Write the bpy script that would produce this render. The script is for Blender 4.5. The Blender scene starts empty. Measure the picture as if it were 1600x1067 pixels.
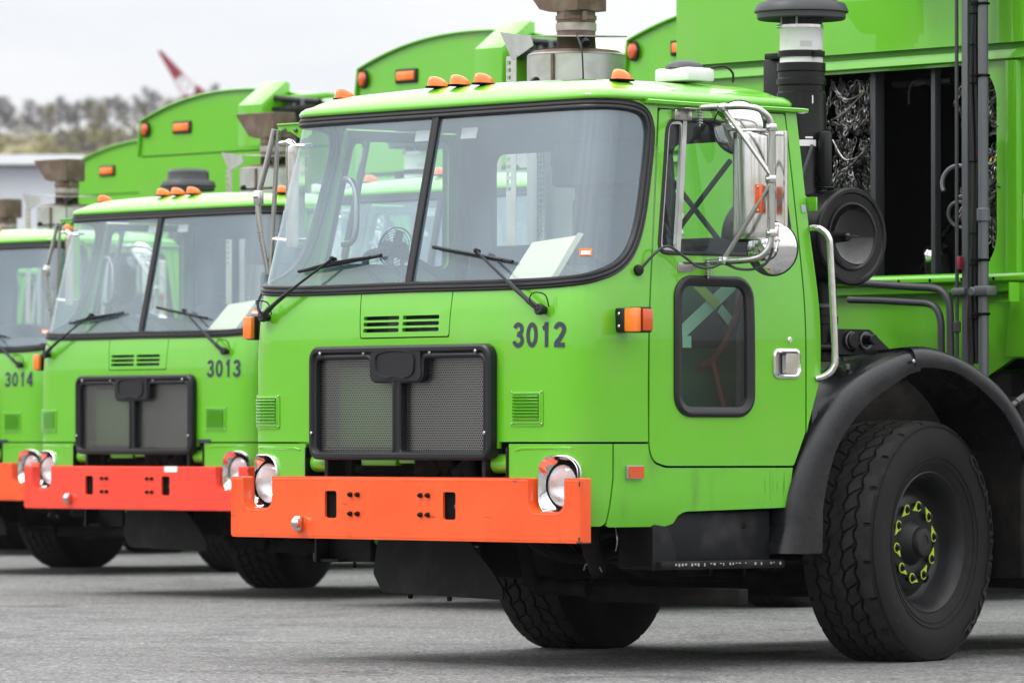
import bpy, bmesh, math, random
from mathutils import Vector, Matrix
from mathutils.geometry import delaunay_2d_cdt
R_ = math.radians
sc = bpy.context.scene
COL = sc.collection

# ------------------------------------------------------------------ camera
THETA = R_(48); FPX = 8600.0; HORIZON = 690.0
rt = Vector((math.cos(THETA), math.sin(THETA), 0)); vh = Vector((-math.sin(THETA), math.cos(THETA), 0))
ph = math.atan((HORIZON - 533.5) / FPX)
vd = vh * math.cos(ph) + Vector((0, 0, 1)) * math.sin(ph)
ud = -vh * math.sin(ph) + Vector((0, 0, 1)) * math.cos(ph)
CAMP = Vector((1.02, 2.0, 0)) - 1.707 * rt - 24.0 * vh; CAMP.z = 0.953
cd = bpy.data.cameras.new('camera'); cam = bpy.data.objects.new('camera', cd); COL.objects.link(cam)
M = Matrix((rt, ud, -vd)).transposed().to_4x4(); M.translation = CAMP; cam.matrix_world = M
cd.sensor_width = 36; cd.lens = FPX / 1600 * 36; cd.clip_start = .5; cd.clip_end = 6000
cd.dof.use_dof = True; cd.dof.focus_distance = 23.6; cd.dof.aperture_fstop = 6.0
sc.camera = cam

# ------------------------------------------------------------------ sky, sun, exposure
SUN_EL, SUN_AZ = R_(52), R_(205)          # light comes from front-left of the trucks
w = bpy.data.worlds.new('World'); sc.world = w; w.use_nodes = True
nt = w.node_tree; nt.nodes.clear()
def wn(t, **k):
    n = nt.nodes.new(t)
    for a, b in k.items(): setattr(n, a, b)
    return n
out = wn('ShaderNodeOutputWorld'); bg = wn('ShaderNodeBackground'); sky = wn('ShaderNodeTexSky')
sky.sky_type = 'NISHITA'; sky.sun_disc = False; sky.sun_elevation = SUN_EL; sky.sun_rotation = SUN_AZ
sky.air_density = 1.0; sky.dust_density = 4.0
tc = wn('ShaderNodeTexCoord'); mp = wn('ShaderNodeMapping'); mp.inputs['Scale'].default_value = (1, 1, 4.5)
nz = wn('ShaderNodeTexNoise'); nz.inputs['Scale'].default_value = 3.4; nz.inputs['Detail'].default_value = 6; nz.inputs['Roughness'].default_value = .52
cr = wn('ShaderNodeValToRGB')
cr.color_ramp.elements[0].position = .36; cr.color_ramp.elements[0].color = (8.9, 9.1, 9.5, 1)
cr.color_ramp.elements[1].position = .62; cr.color_ramp.elements[1].color = (12.0, 11.9, 11.7, 1)
sx = wn('ShaderNodeSeparateXYZ'); mr = wn('ShaderNodeMapRange')      # overcast: brighter towards the zenith
mr.inputs['From Min'].default_value = 0; mr.inputs['From Max'].default_value = 1
mr.inputs['To Min'].default_value = .88; mr.inputs['To Max'].default_value = 3.7
vm = wn('ShaderNodeVectorMath', operation='SCALE')
mx = wn('ShaderNodeMix', data_type='RGBA'); mx.inputs['Factor'].default_value = .88
L = nt.links.new
L(tc.outputs['Generated'], mp.inputs['Vector']); L(mp.outputs['Vector'], nz.inputs['Vector']); L(nz.outputs['Fac'], cr.inputs['Fac'])
L(tc.outputs['Generated'], sx.inputs[0]); L(sx.outputs['Z'], mr.inputs['Value'])
L(cr.outputs['Color'], vm.inputs[0]); L(mr.outputs['Result'], vm.inputs['Scale'])
L(sky.outputs['Color'], mx.inputs['A']); L(vm.outputs['Vector'], mx.inputs['B'])
L(mx.outputs['Result'], bg.inputs['Color']); bg.inputs['Strength'].default_value = .1
L(bg.outputs['Background'], out.inputs['Surface'])
sd = bpy.data.lights.new('sun', 'SUN'); sd.energy = 1.5; sd.angle = R_(14); sd.color = (1, .96, .90)
so = bpy.data.objects.new('sun', sd); COL.objects.link(so)
sdir = Vector((-.42 * math.cos(SUN_EL), -.91 * math.cos(SUN_EL), math.sin(SUN_EL)))
so.rotation_euler = sdir.to_track_quat('Z', 'Y').to_euler(); so.location = (0, 0, 30)
sky.sun_rotation = math.atan2(sdir.x, sdir.y)
sc.render.engine = 'CYCLES'
sc.cycles.samples = 128; sc.cycles.use_denoising = True
sc.cycles.max_bounces = 7; sc.cycles.transparent_max_bounces = 20; sc.cycles.glossy_bounces = 4; sc.cycles.diffuse_bounces = 3; sc.cycles.volume_bounces = 0
sc.view_settings.view_transform = 'Standard'; sc.view_settings.look = 'None'
sc.view_settings.gamma = 1; sc.view_settings.use_curve_mapping = False; sc.view_settings.exposure = 0.0

# ------------------------------------------------------------------ materials
MAT = {}
def mat(name, col, rough=.5, metal=0, coat=0, spec=.5, noise=None, bump=None, rnoise=None, emit=None, trans=0, coat_rough=.03):
    m = bpy.data.materials.new(name); m.use_nodes = True; t = m.node_tree
    b = t.nodes['Principled BSDF']
    b.inputs['Base Color'].default_value = (*col, 1); b.inputs['Roughness'].default_value = rough
    b.inputs['Metallic'].default_value = metal; b.inputs['Coat Weight'].default_value = coat
    b.inputs['Coat Roughness'].default_value = coat_rough; b.inputs['Coat IOR'].default_value = 1.55
    b.inputs['Specular IOR Level'].default_value = spec
    if trans: b.inputs['Transmission Weight'].default_value = trans
    tcn = t.nodes.new('ShaderNodeTexCoord')
    if noise:                                   # list of (scale, colour, ramp lo, ramp hi, detail, stretch)
        prev = None
        for (s, c2, lo, hi, det, st) in noise:
            mpn = t.nodes.new('ShaderNodeMapping'); mpn.inputs['Scale'].default_value = st
            n = t.nodes.new('ShaderNodeTexNoise'); n.inputs['Scale'].default_value = s; n.inputs['Detail'].default_value = det
            r = t.nodes.new('ShaderNodeMapRange'); r.inputs['From Min'].default_value = lo; r.inputs['From Max'].default_value = hi
            x = t.nodes.new('ShaderNodeMix'); x.data_type = 'RGBA'
            t.links.new(tcn.outputs['Object'], mpn.inputs['Vector']); t.links.new(mpn.outputs['Vector'], n.inputs['Vector'])
            t.links.new(n.outputs['Fac'], r.inputs['Value']); t.links.new(r.outputs['Result'], x.inputs['Factor'])
            if prev: t.links.new(prev.outputs['Result'], x.inputs['A'])
            else: x.inputs['A'].default_value = (*col, 1)
            x.inputs['B'].default_value = (*c2, 1); prev = x
        t.links.new(prev.outputs['Result'], b.inputs['Base Color'])
    if rnoise:
        s, lo, hi = rnoise
        n = t.nodes.new('ShaderNodeTexNoise'); n.inputs['Scale'].default_value = s; n.inputs['Detail'].default_value = 5
        r = t.nodes.new('ShaderNodeMapRange'); r.inputs['From Min'].default_value = .3; r.inputs['From Max'].default_value = .7
        r.inputs['To Min'].default_value = lo; r.inputs['To Max'].default_value = hi
        t.links.new(tcn.outputs['Object'], n.inputs['Vector']); t.links.new(n.outputs['Fac'], r.inputs['Value']); t.links.new(r.outputs['Result'], b.inputs['Roughness'])
    if bump:
        s, d = bump
        n = t.nodes.new('ShaderNodeTexNoise'); n.inputs['Scale'].default_value = s; n.inputs['Detail'].default_value = 4
        bn = t.nodes.new('ShaderNodeBump'); bn.inputs['Strength'].default_value = 1; bn.inputs['Distance'].default_value = d
        t.links.new(tcn.outputs['Object'], n.inputs['Vector']); t.links.new(n.outputs['Fac'], bn.inputs['Height']); t.links.new(bn.outputs['Normal'], b.inputs['Normal'])
    if emit: b.inputs['Emission Color'].default_value = (*emit[0], 1); b.inputs['Emission Strength'].default_value = emit[1]
    MAT[name] = m; return m
O1 = (1, 1, 1)
GREEN = (.103, .415, .007)
mat('green', GREEN, .34, 0, 1.0, .3, noise=[(1.6, (.108, .43, .009), .35, .75, 4, O1), (5, (.085, .34, .008), .60, .95, 6, (1, 1, .25)), (3.2, (.155, .40, .045), .52, .95, 9, (1, 1, .6))], bump=(2.6, .004), rnoise=(3, .28, .42), coat_rough=.025)
mat('green_sill', GREEN, .36, 0, .75, .5, noise=[(1.6, (.108, .43, .009), .35, .75, 4, O1), (9, (.05, .13, .02), .56, .92, 8, (1, 1, .35))], bump=(2.2, .0025), coat_rough=.08)
mat('green_dull', (.03, .085, .012), .6)
mat('green_inner', (.09, .38, .02), .5, 0, .2)
mat('orange', (.74, .072, .005), .36, 0, .35, .45, noise=[(2, (.80, .092, .008), .35, .7, 4, O1), (14, (.50, .05, .006), .60, .92, 8, (1, 1, .5)), (34, (.20, .03, .012), .69, .76, 5, (.25, 1, 1))], bump=(3, .002), rnoise=(4, .28, .46), coat_rough=.12)
mat('red_orange', (.76, .034, .012), .38, 0, .35, .5, noise=[(2, (.80, .046, .016), .35, .7, 4, O1), (14, (.6, .04, .015), .66, .95, 8, (1, 1, .5))], bump=(3, .002), coat_rough=.12)
mat('chip', (.02, .018, .017), .7)
mat('rubber', (.006, .006, .007), .46, 0, 0, .3, bump=(60, .0008), rnoise=(8, .36, .6))
mat('gasket', (.010, .010, .012), .40, 0, 0, .4)
mat('black_plastic', (.008, .0085, .011), .40, 0, 0, .35, bump=(90, .0006))
mat('fender_rubber', (.008, .0084, .0105), .30, 0, 0, .40, noise=[(5, (.022, .022, .023), .5, .8, 6, O1)], bump=(40, .001), rnoise=(5, .20, .36))
mat('black_paint', (.005, .005, .006), .30, 0, 0, .28, noise=[(6, (.014, .013, .013), .55, .9, 7, O1)], rnoise=(6, .22, .42))
mat('gloss_black', (.004, .004, .005), .07, 0, 0, .6)
mat('grime', (.007, .0066, .0062), .75, 0, 0, .12, noise=[(9, (.022, .019, .016), .45, .8, 8, O1)], bump=(25, .006))
mat('step_black', (.006, .0064, .008), .55, 0, 0, .2, noise=[(60, (.11, .11, .12), .70, .80, 3, O1), (8, (.03, .03, .032), .5, .8, 6, O1)])
mat('tyre', (.0075, .0075, .008), .72, 0, 0, .20, noise=[(6, (.011, .0105, .010), .42, .75, 7, O1), (30, (.036, .034, .031), .60, .86, 6, O1)], bump=(120, .0006))
mat('tread_dust', (.021, .0205, .020), .85, 0, 0, .15, noise=[(14, (.034, .033, .031), .40, .65, 7, O1), (50, (.014, .014, .014), .55, .75, 4, O1)], bump=(90, .001))
mat('letter_rubber', (.020, .020, .0205), .6, 0, 0, .25)
mat('rim', (.008, .0083, .0095), .42, 0, 0, .3, noise=[(5, (.02, .0195, .0195), .5, .8, 6, O1)], rnoise=(7, .34, .6))
mat('lime', (.36, .52, .02), .5)
mat('chrome', (.80, .80, .80), .07, 1.0, rnoise=(6, .04, .14))
mat('mirror_back', (.74, .74, .73), .16, 1.0, noise=[(5, (.42, .40, .385), .48, .72, 5, (9, 9, .5))], rnoise=(9, .10, .24))
mat('stainless', (.66, .66, .65), .16, 1.0, rnoise=(9, .10, .24), bump=(3, .003))
mat('steel_tube', (.42, .42, .40), .30, 1.0, rnoise=(12, .22, .42))
mat('alu', (.50, .51, .50), .42, .85, noise=[(7, (.34, .33, .31), .5, .8, 6, O1)])
mat('galv', (.11, .118, .127), .5, .45, noise=[(10, (.10, .107, .115), .45, .75, 6, O1)])
mat('grey_pipe', (.042, .045, .050), .45, 0, 0, .35)
mat('rust', (.115, .076, .056), .62, .35, noise=[(9, (.20, .155, .125), .42, .72, 7, O1), (22, (.06, .036, .025), .55, .8, 6, O1)])
mat('rust_light', (.36, .34, .31), .5, .6, noise=[(8, (.16, .10, .07), .5, .8, 7, O1)])
mat('amber', (.80, .14, .008), .22, 0, .6, .5, noise=[(9, (.92, .22, .02), .35, .7, 3, O1)])
mat('amber_dark', (.55, .07, .006), .22, 0, .5)
mat('red_lens', (.6, .05, .01), .25, 0, .5)
mat('white_plastic', (.68, .70, .69), .42, 0, .1, noise=[(9, (.52, .53, .52), .55, .85, 7, O1)])
mat('mesh_steel', (.36, .36, .355), .36, .9)
mat('radiator', (.014, .015, .016), .55)
mat('number', (.020, .026, .050), .5)
mat('cloth', (.024, .028, .036), .85)
mat('interior', (.050, .058, .068), .7)
mat('headliner', (.11, .12, .13), .85)
mat('dark_teal', (.022, .085, .045), .5)
mat('strap', (.26, .50, .36), .6)
mat('strap_olive', (.26, .42, .08), .6)
mat('belt', (.09, .018, .008), .8)
mat('paper', (.66, .69, .50), .75)
mat('print', (.15, .16, .16), .7)
mat('sticker_orange', (.85, .20, .04), .5)
mat('sticker_white', (.75, .75, .74), .5)
mat('sticker_lilac', (.42, .40, .62), .5)
mat('gap_black', (.004, .004, .004), .9, 0, 0, .1)
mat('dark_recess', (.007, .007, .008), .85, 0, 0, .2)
mat('chain', (.16, .16, .16), .40, .9, noise=[(30, (.05, .047, .044), .45, .62, 3, O1), (9, (.32, .32, .32), .56, .72, 3, O1)])
mat('chain_tag', (.72, .40, .02), .5)
mat('lens_reflector', (.80, .80, .82), .24, 1.0)
mat('red_paint', (.20, .012, .028), .5)
mat('crane_white', (.48, .40, .42), .5)
mat('shed_wall', (.56, .585, .64), .7, noise=[(.3, (.46, .48, .52), .45, .75, 4, O1)])
mat('shed_roof', (.70, .715, .745), .6)
mat('bark', (.075, .062, .066), .9)
mat('twigs', (.078, .064, .073), .95)
mat('buds', (.17, .155, .05), .95)
mat('brush', (.155, .14, .05), .95, noise=[(.05, (.085, .072, .07), .40, .65, 5, O1), (.02, (.18, .165, .06), .5, .75, 4, O1)])

def glass_mat(name, tint, dust_veil, ior=1.5, dust_veil_col=(.62, .68, .68)):
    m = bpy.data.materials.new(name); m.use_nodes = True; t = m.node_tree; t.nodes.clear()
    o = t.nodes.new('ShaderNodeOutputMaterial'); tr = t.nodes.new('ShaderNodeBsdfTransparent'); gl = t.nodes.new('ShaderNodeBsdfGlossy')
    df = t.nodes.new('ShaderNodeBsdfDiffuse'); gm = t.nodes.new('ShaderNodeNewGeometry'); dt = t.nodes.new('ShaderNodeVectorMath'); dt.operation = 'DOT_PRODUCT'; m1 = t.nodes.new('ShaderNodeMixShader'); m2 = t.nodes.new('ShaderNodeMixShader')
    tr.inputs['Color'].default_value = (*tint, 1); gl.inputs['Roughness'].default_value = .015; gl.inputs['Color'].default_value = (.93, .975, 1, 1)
    df.inputs['Color'].default_value = (*dust_veil_col, 1)
    # Schlick reflectance, the same from both sides of the thin sheet
    f0 = ((ior - 1) / (ior + 1)) ** 2
    def mth(op, a, b):
        n = t.nodes.new('ShaderNodeMath'); n.operation = op
        for i, q in enumerate((a, b)):
            if isinstance(q, (int, float)): n.inputs[i].default_value = q
            elif q is not None: t.links.new(q, n.inputs[i])
        return n.outputs[0]
    t.links.new(gm.outputs['Incoming'], dt.inputs[0]); t.links.new(gm.outputs['Normal'], dt.inputs[1])
    c_ = mth('ABSOLUTE', dt.outputs['Value'], None); p5 = mth('POWER', mth('SUBTRACT', 1.0, c_), 5.0)
    fres = mth('ADD', mth('MULTIPLY', p5, 1 - f0), f0)
    # dust: uneven film, its windscreen tint imitating sky reflection
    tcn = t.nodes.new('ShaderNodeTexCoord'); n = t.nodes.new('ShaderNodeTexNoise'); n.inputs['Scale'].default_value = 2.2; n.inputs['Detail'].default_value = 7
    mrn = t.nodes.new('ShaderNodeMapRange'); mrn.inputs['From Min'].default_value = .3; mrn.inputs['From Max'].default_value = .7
    mrn.inputs['To Min'].default_value = dust_veil * .75; mrn.inputs['To Max'].default_value = dust_veil * 1.25
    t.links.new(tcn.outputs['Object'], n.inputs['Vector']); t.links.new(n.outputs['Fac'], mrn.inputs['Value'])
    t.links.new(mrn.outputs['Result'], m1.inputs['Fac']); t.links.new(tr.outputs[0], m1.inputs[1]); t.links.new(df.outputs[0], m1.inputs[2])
    t.links.new(fres, m2.inputs['Fac']); t.links.new(m1.outputs[0], m2.inputs[1]); t.links.new(gl.outputs[0], m2.inputs[2])
    t.links.new(m2.outputs[0], o.inputs['Surface']); MAT[name] = m
glass_mat('windshield', (.93, .975, .985), .165, 1.95, (.46, .64, .79))  # bluish film colour stands in for part of the sky reflection
glass_mat('door_glass', (.84, .94, .90), .015, 1.45)
glass_mat('lens_glass', (.95, .96, .97), .26, 1.5, (.75, .75, .75))

def asphalt():
    m = bpy.data.materials.new('asphalt'); m.use_nodes = True; t = m.node_tree; b = t.nodes['Principled BSDF']
    tcn = t.nodes.new('ShaderNodeTexCoord')
    v = t.nodes.new('ShaderNodeTexVoronoi'); v.inputs['Scale'].default_value = 72
    v2 = t.nodes.new('ShaderNodeTexVoronoi'); v2.inputs['Scale'].default_value = 24
    n = t.nodes.new('ShaderNodeTexNoise'); n.inputs['Scale'].default_value = .35; n.inputs['Detail'].default_value = 8
    n2 = t.nodes.new('ShaderNodeTexNoise'); n2.inputs['Scale'].default_value = 3.0; n2.inputs['Detail'].default_value = 8
    for x in (v, v2, n, n2): t.links.new(tcn.outputs['Object'], x.inputs['Vector'])
    r1 = t.nodes.new('ShaderNodeValToRGB'); e = r1.color_ramp.elements
    e[0].position = 0; e[0].color = (.045, .045, .047, 1); e[1].position = 1; e[1].color = (.30, .297, .29, 1)
    k = r1.color_ramp.elements.new(.22); k.color = (.098, .098, .100, 1); k = r1.color_ramp.elements.new(.75); k.color = (.150, .150, .150, 1)
    sep = t.nodes.new('ShaderNodeSeparateColor'); t.links.new(v.outputs['Color'], sep.inputs[0]); t.links.new(sep.outputs[0], r1.inputs['Fac'])
    r2 = t.nodes.new('ShaderNodeMapRange'); r2.inputs['From Min'].default_value = .3; r2.inputs['From Max'].default_value = .7; r2.inputs['To Min'].default_value = .84; r2.inputs['To Max'].default_value = 1.14
    t.links.new(n.outputs['Fac'], r2.inputs['Value'])
    r3 = t.nodes.new('ShaderNodeMapRange'); r3.inputs['From Min'].default_value = .3; r3.inputs['From Max'].default_value = .7; r3.inputs['To Min'].default_value = .90; r3.inputs['To Max'].default_value = 1.08
    t.links.new(n2.outputs['Fac'], r3.inputs['Value'])
    mu0 = t.nodes.new('ShaderNodeMath'); mu0.operation = 'MULTIPLY'; t.links.new(r2.outputs[0], mu0.inputs[0]); t.links.new(r3.outputs[0], mu0.inputs[1])
    n3 = t.nodes.new('ShaderNodeTexNoise'); n3.inputs['Scale'].default_value = 1.1; n3.inputs['Detail'].default_value = 6; n3.inputs['Distortion'].default_value = 1.2     # oil and damp stains
    r4 = t.nodes.new('ShaderNodeMapRange'); r4.inputs['From Min'].default_value = .54; r4.inputs['From Max'].default_value = .74; r4.inputs['To Min'].default_value = 1; r4.inputs['To Max'].default_value = .52
    t.links.new(tcn.outputs['Object'], n3.inputs['Vector']); t.links.new(n3.outputs['Fac'], r4.inputs['Value'])
    vc = t.nodes.new('ShaderNodeTexVoronoi'); vc.feature = 'DISTANCE_TO_EDGE'; vc.inputs['Scale'].default_value = .42                                               # cracks
    nw = t.nodes.new('ShaderNodeTexNoise'); nw.inputs['Scale'].default_value = 2.5; nw.inputs['Detail'].default_value = 6
    wm = t.nodes.new('ShaderNodeVectorMath'); wm.operation = 'MULTIPLY_ADD'; wm.inputs[1].default_value = (.7, .7, .7)
    t.links.new(tcn.outputs['Object'], nw.inputs['Vector']); t.links.new(nw.outputs['Color'], wm.inputs[0]); t.links.new(tcn.outputs['Object'], wm.inputs[2]); t.links.new(wm.outputs[0], vc.inputs['Vector'])
    r5 = t.nodes.new('ShaderNodeMapRange'); r5.inputs['From Min'].default_value = .0; r5.inputs['From Max'].default_value = .008; r5.inputs['To Min'].default_value = .5; r5.inputs['To Max'].default_value = 1
    t.links.new(vc.outputs['Distance'], r5.inputs['Value'])
    mu1 = t.nodes.new('ShaderNodeMath'); mu1.operation = 'MULTIPLY'; t.links.new(r4.outputs[0], mu1.inputs[0]); t.links.new(r5.outputs[0], mu1.inputs[1])
    mu = t.nodes.new('ShaderNodeMath'); mu.operation = 'MULTIPLY'; t.links.new(mu0.outputs[0], mu.inputs[0]); t.links.new(mu1.outputs[0], mu.inputs[1])
    vm2 = t.nodes.new('ShaderNodeVectorMath'); vm2.operation = 'SCALE'; t.links.new(r1.outputs['Color'], vm2.inputs[0]); t.links.new(mu.outputs[0], vm2.inputs['Scale'])
    t.links.new(vm2.outputs[0], b.inputs['Base Color']); b.inputs['Roughness'].default_value = .82; b.inputs['Specular IOR Level'].default_value = .35
    ad = t.nodes.new('ShaderNodeMath'); ad.operation = 'ADD'; t.links.new(v.outputs['Distance'], ad.inputs[0]); t.links.new(v2.outputs['Distance'], ad.inputs[1])
    bn = t.nodes.new('ShaderNodeBump'); bn.inputs['Distance'].default_value = .006; bn.inputs['Strength'].default_value = .9; bn.invert = True
    t.links.new(ad.outputs[0], bn.inputs['Height']); t.links.new(bn.outputs['Normal'], b.inputs['Normal'])
    MAT['asphalt'] = m
asphalt()

# ------------------------------------------------------------------ mesh helpers
def V(*a): return Vector(a)
def rotM(rx=0, ry=0, rz=0, loc=(0, 0, 0)):
    m = (Matrix.Rotation(rz, 4, 'Z') @ Matrix.Rotation(ry, 4, 'Y') @ Matrix.Rotation(rx, 4, 'X')); m.translation = Vector(loc); return m
def axisM(axis, loc):          # local Z -> axis
    q = Vector((0, 0, 1)).rotation_difference(Vector(axis).normalized()); m = q.to_matrix().to_4x4(); m.translation = Vector(loc); return m
def catmull(pts, n=6, closed=False):
    P = [Vector(p) for p in pts]; N = len(P); out = []
    rng = range(N) if closed else range(N - 1)
    for i in rng:
        if closed: a, b, c, d = P[i - 1], P[i], P[(i + 1) % N], P[(i + 2) % N]
        else: a, b, c, d = P[max(i - 1, 0)], P[i], P[i + 1], P[min(i + 2, N - 1)]
        for k in range(n):
            t = k / n
            out.append(.5 * ((2 * b) + (c - a) * t + (2 * a - 5 * b + 4 * c - d) * t * t + (3 * b - a - 3 * c + d) * t ** 3))
    if not closed: out.append(P[-1])
    return out
def rrect(x0, x1, y0, y1, r, n=6):
    rs = r if isinstance(r, (list, tuple)) else [r] * 4       # bl, br, tr, tl
    out = []
    for (cx, cy, a0, q) in ((x0, y0, 180, rs[0]), (x1, y0, 270, rs[1]), (x1, y1, 0, rs[2]), (x0, y1, 90, rs[3])):
        if q <= 1e-6: out.append((cx, cy)); continue
        ox = cx + (q if cx == x0 else -q); oy = cy + (q if cy == y0 else -q)
        for k in range(n + 1):
            a = R_(a0 + 90 * k / n); out.append((ox + q * math.cos(a), oy + q * math.sin(a)))
    return out
def rpoly(pts, r, n=5):        # round every corner of a polygon
    out = []; N = len(pts)
    for i in range(N):
        p0, p, p1 = Vector(pts[i - 1]), Vector(pts[i]), Vector(pts[(i + 1) % N])
        rr = r[i] if isinstance(r, (list, tuple)) else r
        if rr <= 1e-6: out.append(tuple(p)); continue
        d0 = (p0 - p); d1 = (p1 - p); q = min(rr, d0.length * .49, d1.length * .49)
        a = p + d0.normalized() * q; b = p + d1.normalized() * q
        for k in range(n + 1):
            t = k / n; out.append(tuple((1 - t) ** 2 * a + 2 * t * (1 - t) * p + t * t * b))
    return out

class MB:
    def __init__(s): s.v = []; s.f = []
    def add(s, vs, fs, M=None):
        o = len(s.v)
        s.v += [tuple(M @ Vector(p)) if M else tuple(p) for p in vs]
        s.f += [tuple(i + o for i in f) for f in fs]; return s
    def bm(s, b, M=None):
        b.verts.ensure_lookup_table(); b.verts.index_update()
        s.add([v.co.copy() for v in b.verts], [[v.index for v in f.verts] for f in b.faces], M); b.free(); return s
    def box(s, c, size, M=None, bev=.006, seg=2):
        b = bmesh.new(); bmesh.ops.create_cube(b, size=1)
        bmesh.ops.scale(b, vec=size, verts=b.verts); 
        bv = min(bev, min(size) * .45)
        if bv > 1e-5: bmesh.ops.bevel(b, geom=b.edges[:], offset=bv, segments=seg, affect='EDGES', profile=.5)
        bmesh.ops.translate(b, vec=c, verts=b.verts)
        return s.bm(b, M)
    def b2(s, x0, x1, y0, y1, z0, z1, **k):
        return s.box(((x0 + x1) / 2, (y0 + y1) / 2, (z0 + z1) / 2), (abs(x1 - x0), abs(y1 - y0), abs(z1 - z0)), **k)
    def tube(s, pts, r, n=10, closed=False, caps=True):
        P = [Vector(p) for p in pts]; N = len(P); rs = r if isinstance(r, (list, tuple)) else [r] * N
        vs = []; fs = []; up = None
        for i, p in enumerate(P):
            if closed: t = (P[(i + 1) % N] - P[i - 1])
            else: t = (P[min(i + 1, N - 1)] - P[max(i - 1, 0)])
            t.normalize()
            if up is None: up = t.orthogonal().normalized()
            else:
                up = up - t * up.dot(t)
                if up.length < 1e-6: up = t.orthogonal()
                up.normalize()
            sd = t.cross(up)
            for k in range(n):
                a = 2 * math.pi * k / n; vs.append(p + (up * math.cos(a) + sd * math.sin(a)) * rs[i])
        for i in range(N if closed else N - 1):
            j = (i + 1) % N
            for k in range(n): fs.append((i * n + k, i * n + (k + 1) % n, j * n + (k + 1) % n, j * n + k))
        if caps and not closed: fs.append(tuple(range(n))[::-1]); fs.append(tuple((N - 1) * n + k for k in range(n)))
        return s.add(vs, fs)
    def lathe(s, prof, n=32, M=None, caps=False):
        vs = []; fs = []; N = len(prof)
        for (r, h) in prof:
            for k in range(n):
                a = 2 * math.pi * k / n; vs.append((r * math.cos(a), r * math.sin(a), h))
        for i in range(N - 1):
            for k in range(n): fs.append((i * n + k, i * n + (k + 1) % n, (i + 1) * n + (k + 1) % n, (i + 1) * n + k))
        if caps: fs.append(tuple(range(n))[::-1]); fs.append(tuple((N - 1) * n + k for k in range(n)))
        return s.add(vs, fs, M)
    def cyl(s, a, b, r, n=20, bev=.004):
        a, b = Vector(a), Vector(b); h = (b - a).length; bv = min(bev, r * .4, h * .4)
        return s.lathe([(r - bv, 0), (r, bv), (r, h - bv), (r - bv, h)], n, axisM(b - a, a), caps=True)
    def prism(s, poly, d, M=None, bev=0):
        b = bmesh.new(); vs = [b.verts.new((p[0], p[1], 0)) for p in poly]
        f = b.faces.new(vs); f.normal_update()
        if f.normal.z > 0: f.normal_flip()
        r = bmesh.ops.extrude_face_region(b, geom=[f])
        bmesh.ops.translate(b, vec=(0, 0, d), verts=[x for x in r['geom'] if isinstance(x, bmesh.types.BMVert)])
        if bev: 
            es = [e for e in b.edges if abs(e.verts[0].co.z - e.verts[1].co.z) < 1e-6]
            bmesh.ops.bevel(b, geom=es, offset=bev, segments=2, affect='EDGES', profile=.5, clamp_overlap=True)
        bmesh.ops.triangulate(b, faces=[f for f in b.faces if len(f.verts) > 4])
        return s.bm(b, M)
    def torus(s, R, r, M=None, n=28, m=8, a0=0, a1=360):
        full = abs(a1 - a0) >= 359.9; N = n if full else n + 1
        pts = [(R * math.cos(R_(a0 + (a1 - a0) * k / n)), R * math.sin(R_(a0 + (a1 - a0) * k / n)), 0) for k in range(N)]
        q = MB().tube(pts, r, m, closed=full); return s.add(q.v, q.f, M)
    def mesh(s, name, m, sharp=38):
        me = bpy.data.meshes.new(name); me.from_pydata(s.v, [], s.f); me.validate(); me.update()
        me.polygons.foreach_set('use_smooth', [True] * len(me.polygons))
        me.set_sharp_from_angle(angle=R_(sharp))
        me.materials.append(MAT[m]); return me
    def build(s, name, m, parent=None, sharp=38, label=None):
        return obj(name, s.mesh(name, m, sharp), parent, label)
def obj(name, me, parent=None, label=None):
    o = bpy.data.objects.new(name, me); COL.objects.link(o)
    if parent: o.parent = parent
    if label: o['label'] = label
    return o
def tag(o, label=None, cat=None, group=None, kind=None):
    if label: o['label'] = label
    if cat: o['category'] = cat
    if group: o['group'] = group
    if kind: o['kind'] = kind
    return o
def children(o): return [c for c in bpy.data.objects if c.parent == o]
def copy_tree(o, parent=None, cmap=None):
    c = o.copy(); COL.objects.link(c); c.parent = parent
    for ch in CH.get(o.name, []): copy_tree(ch, c)
    return c
CH = {}
def index_children():
    CH.clear()
    for o in bpy.data.objects:
        if o.parent: CH.setdefault(o.parent.name, []).append(o)

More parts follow.
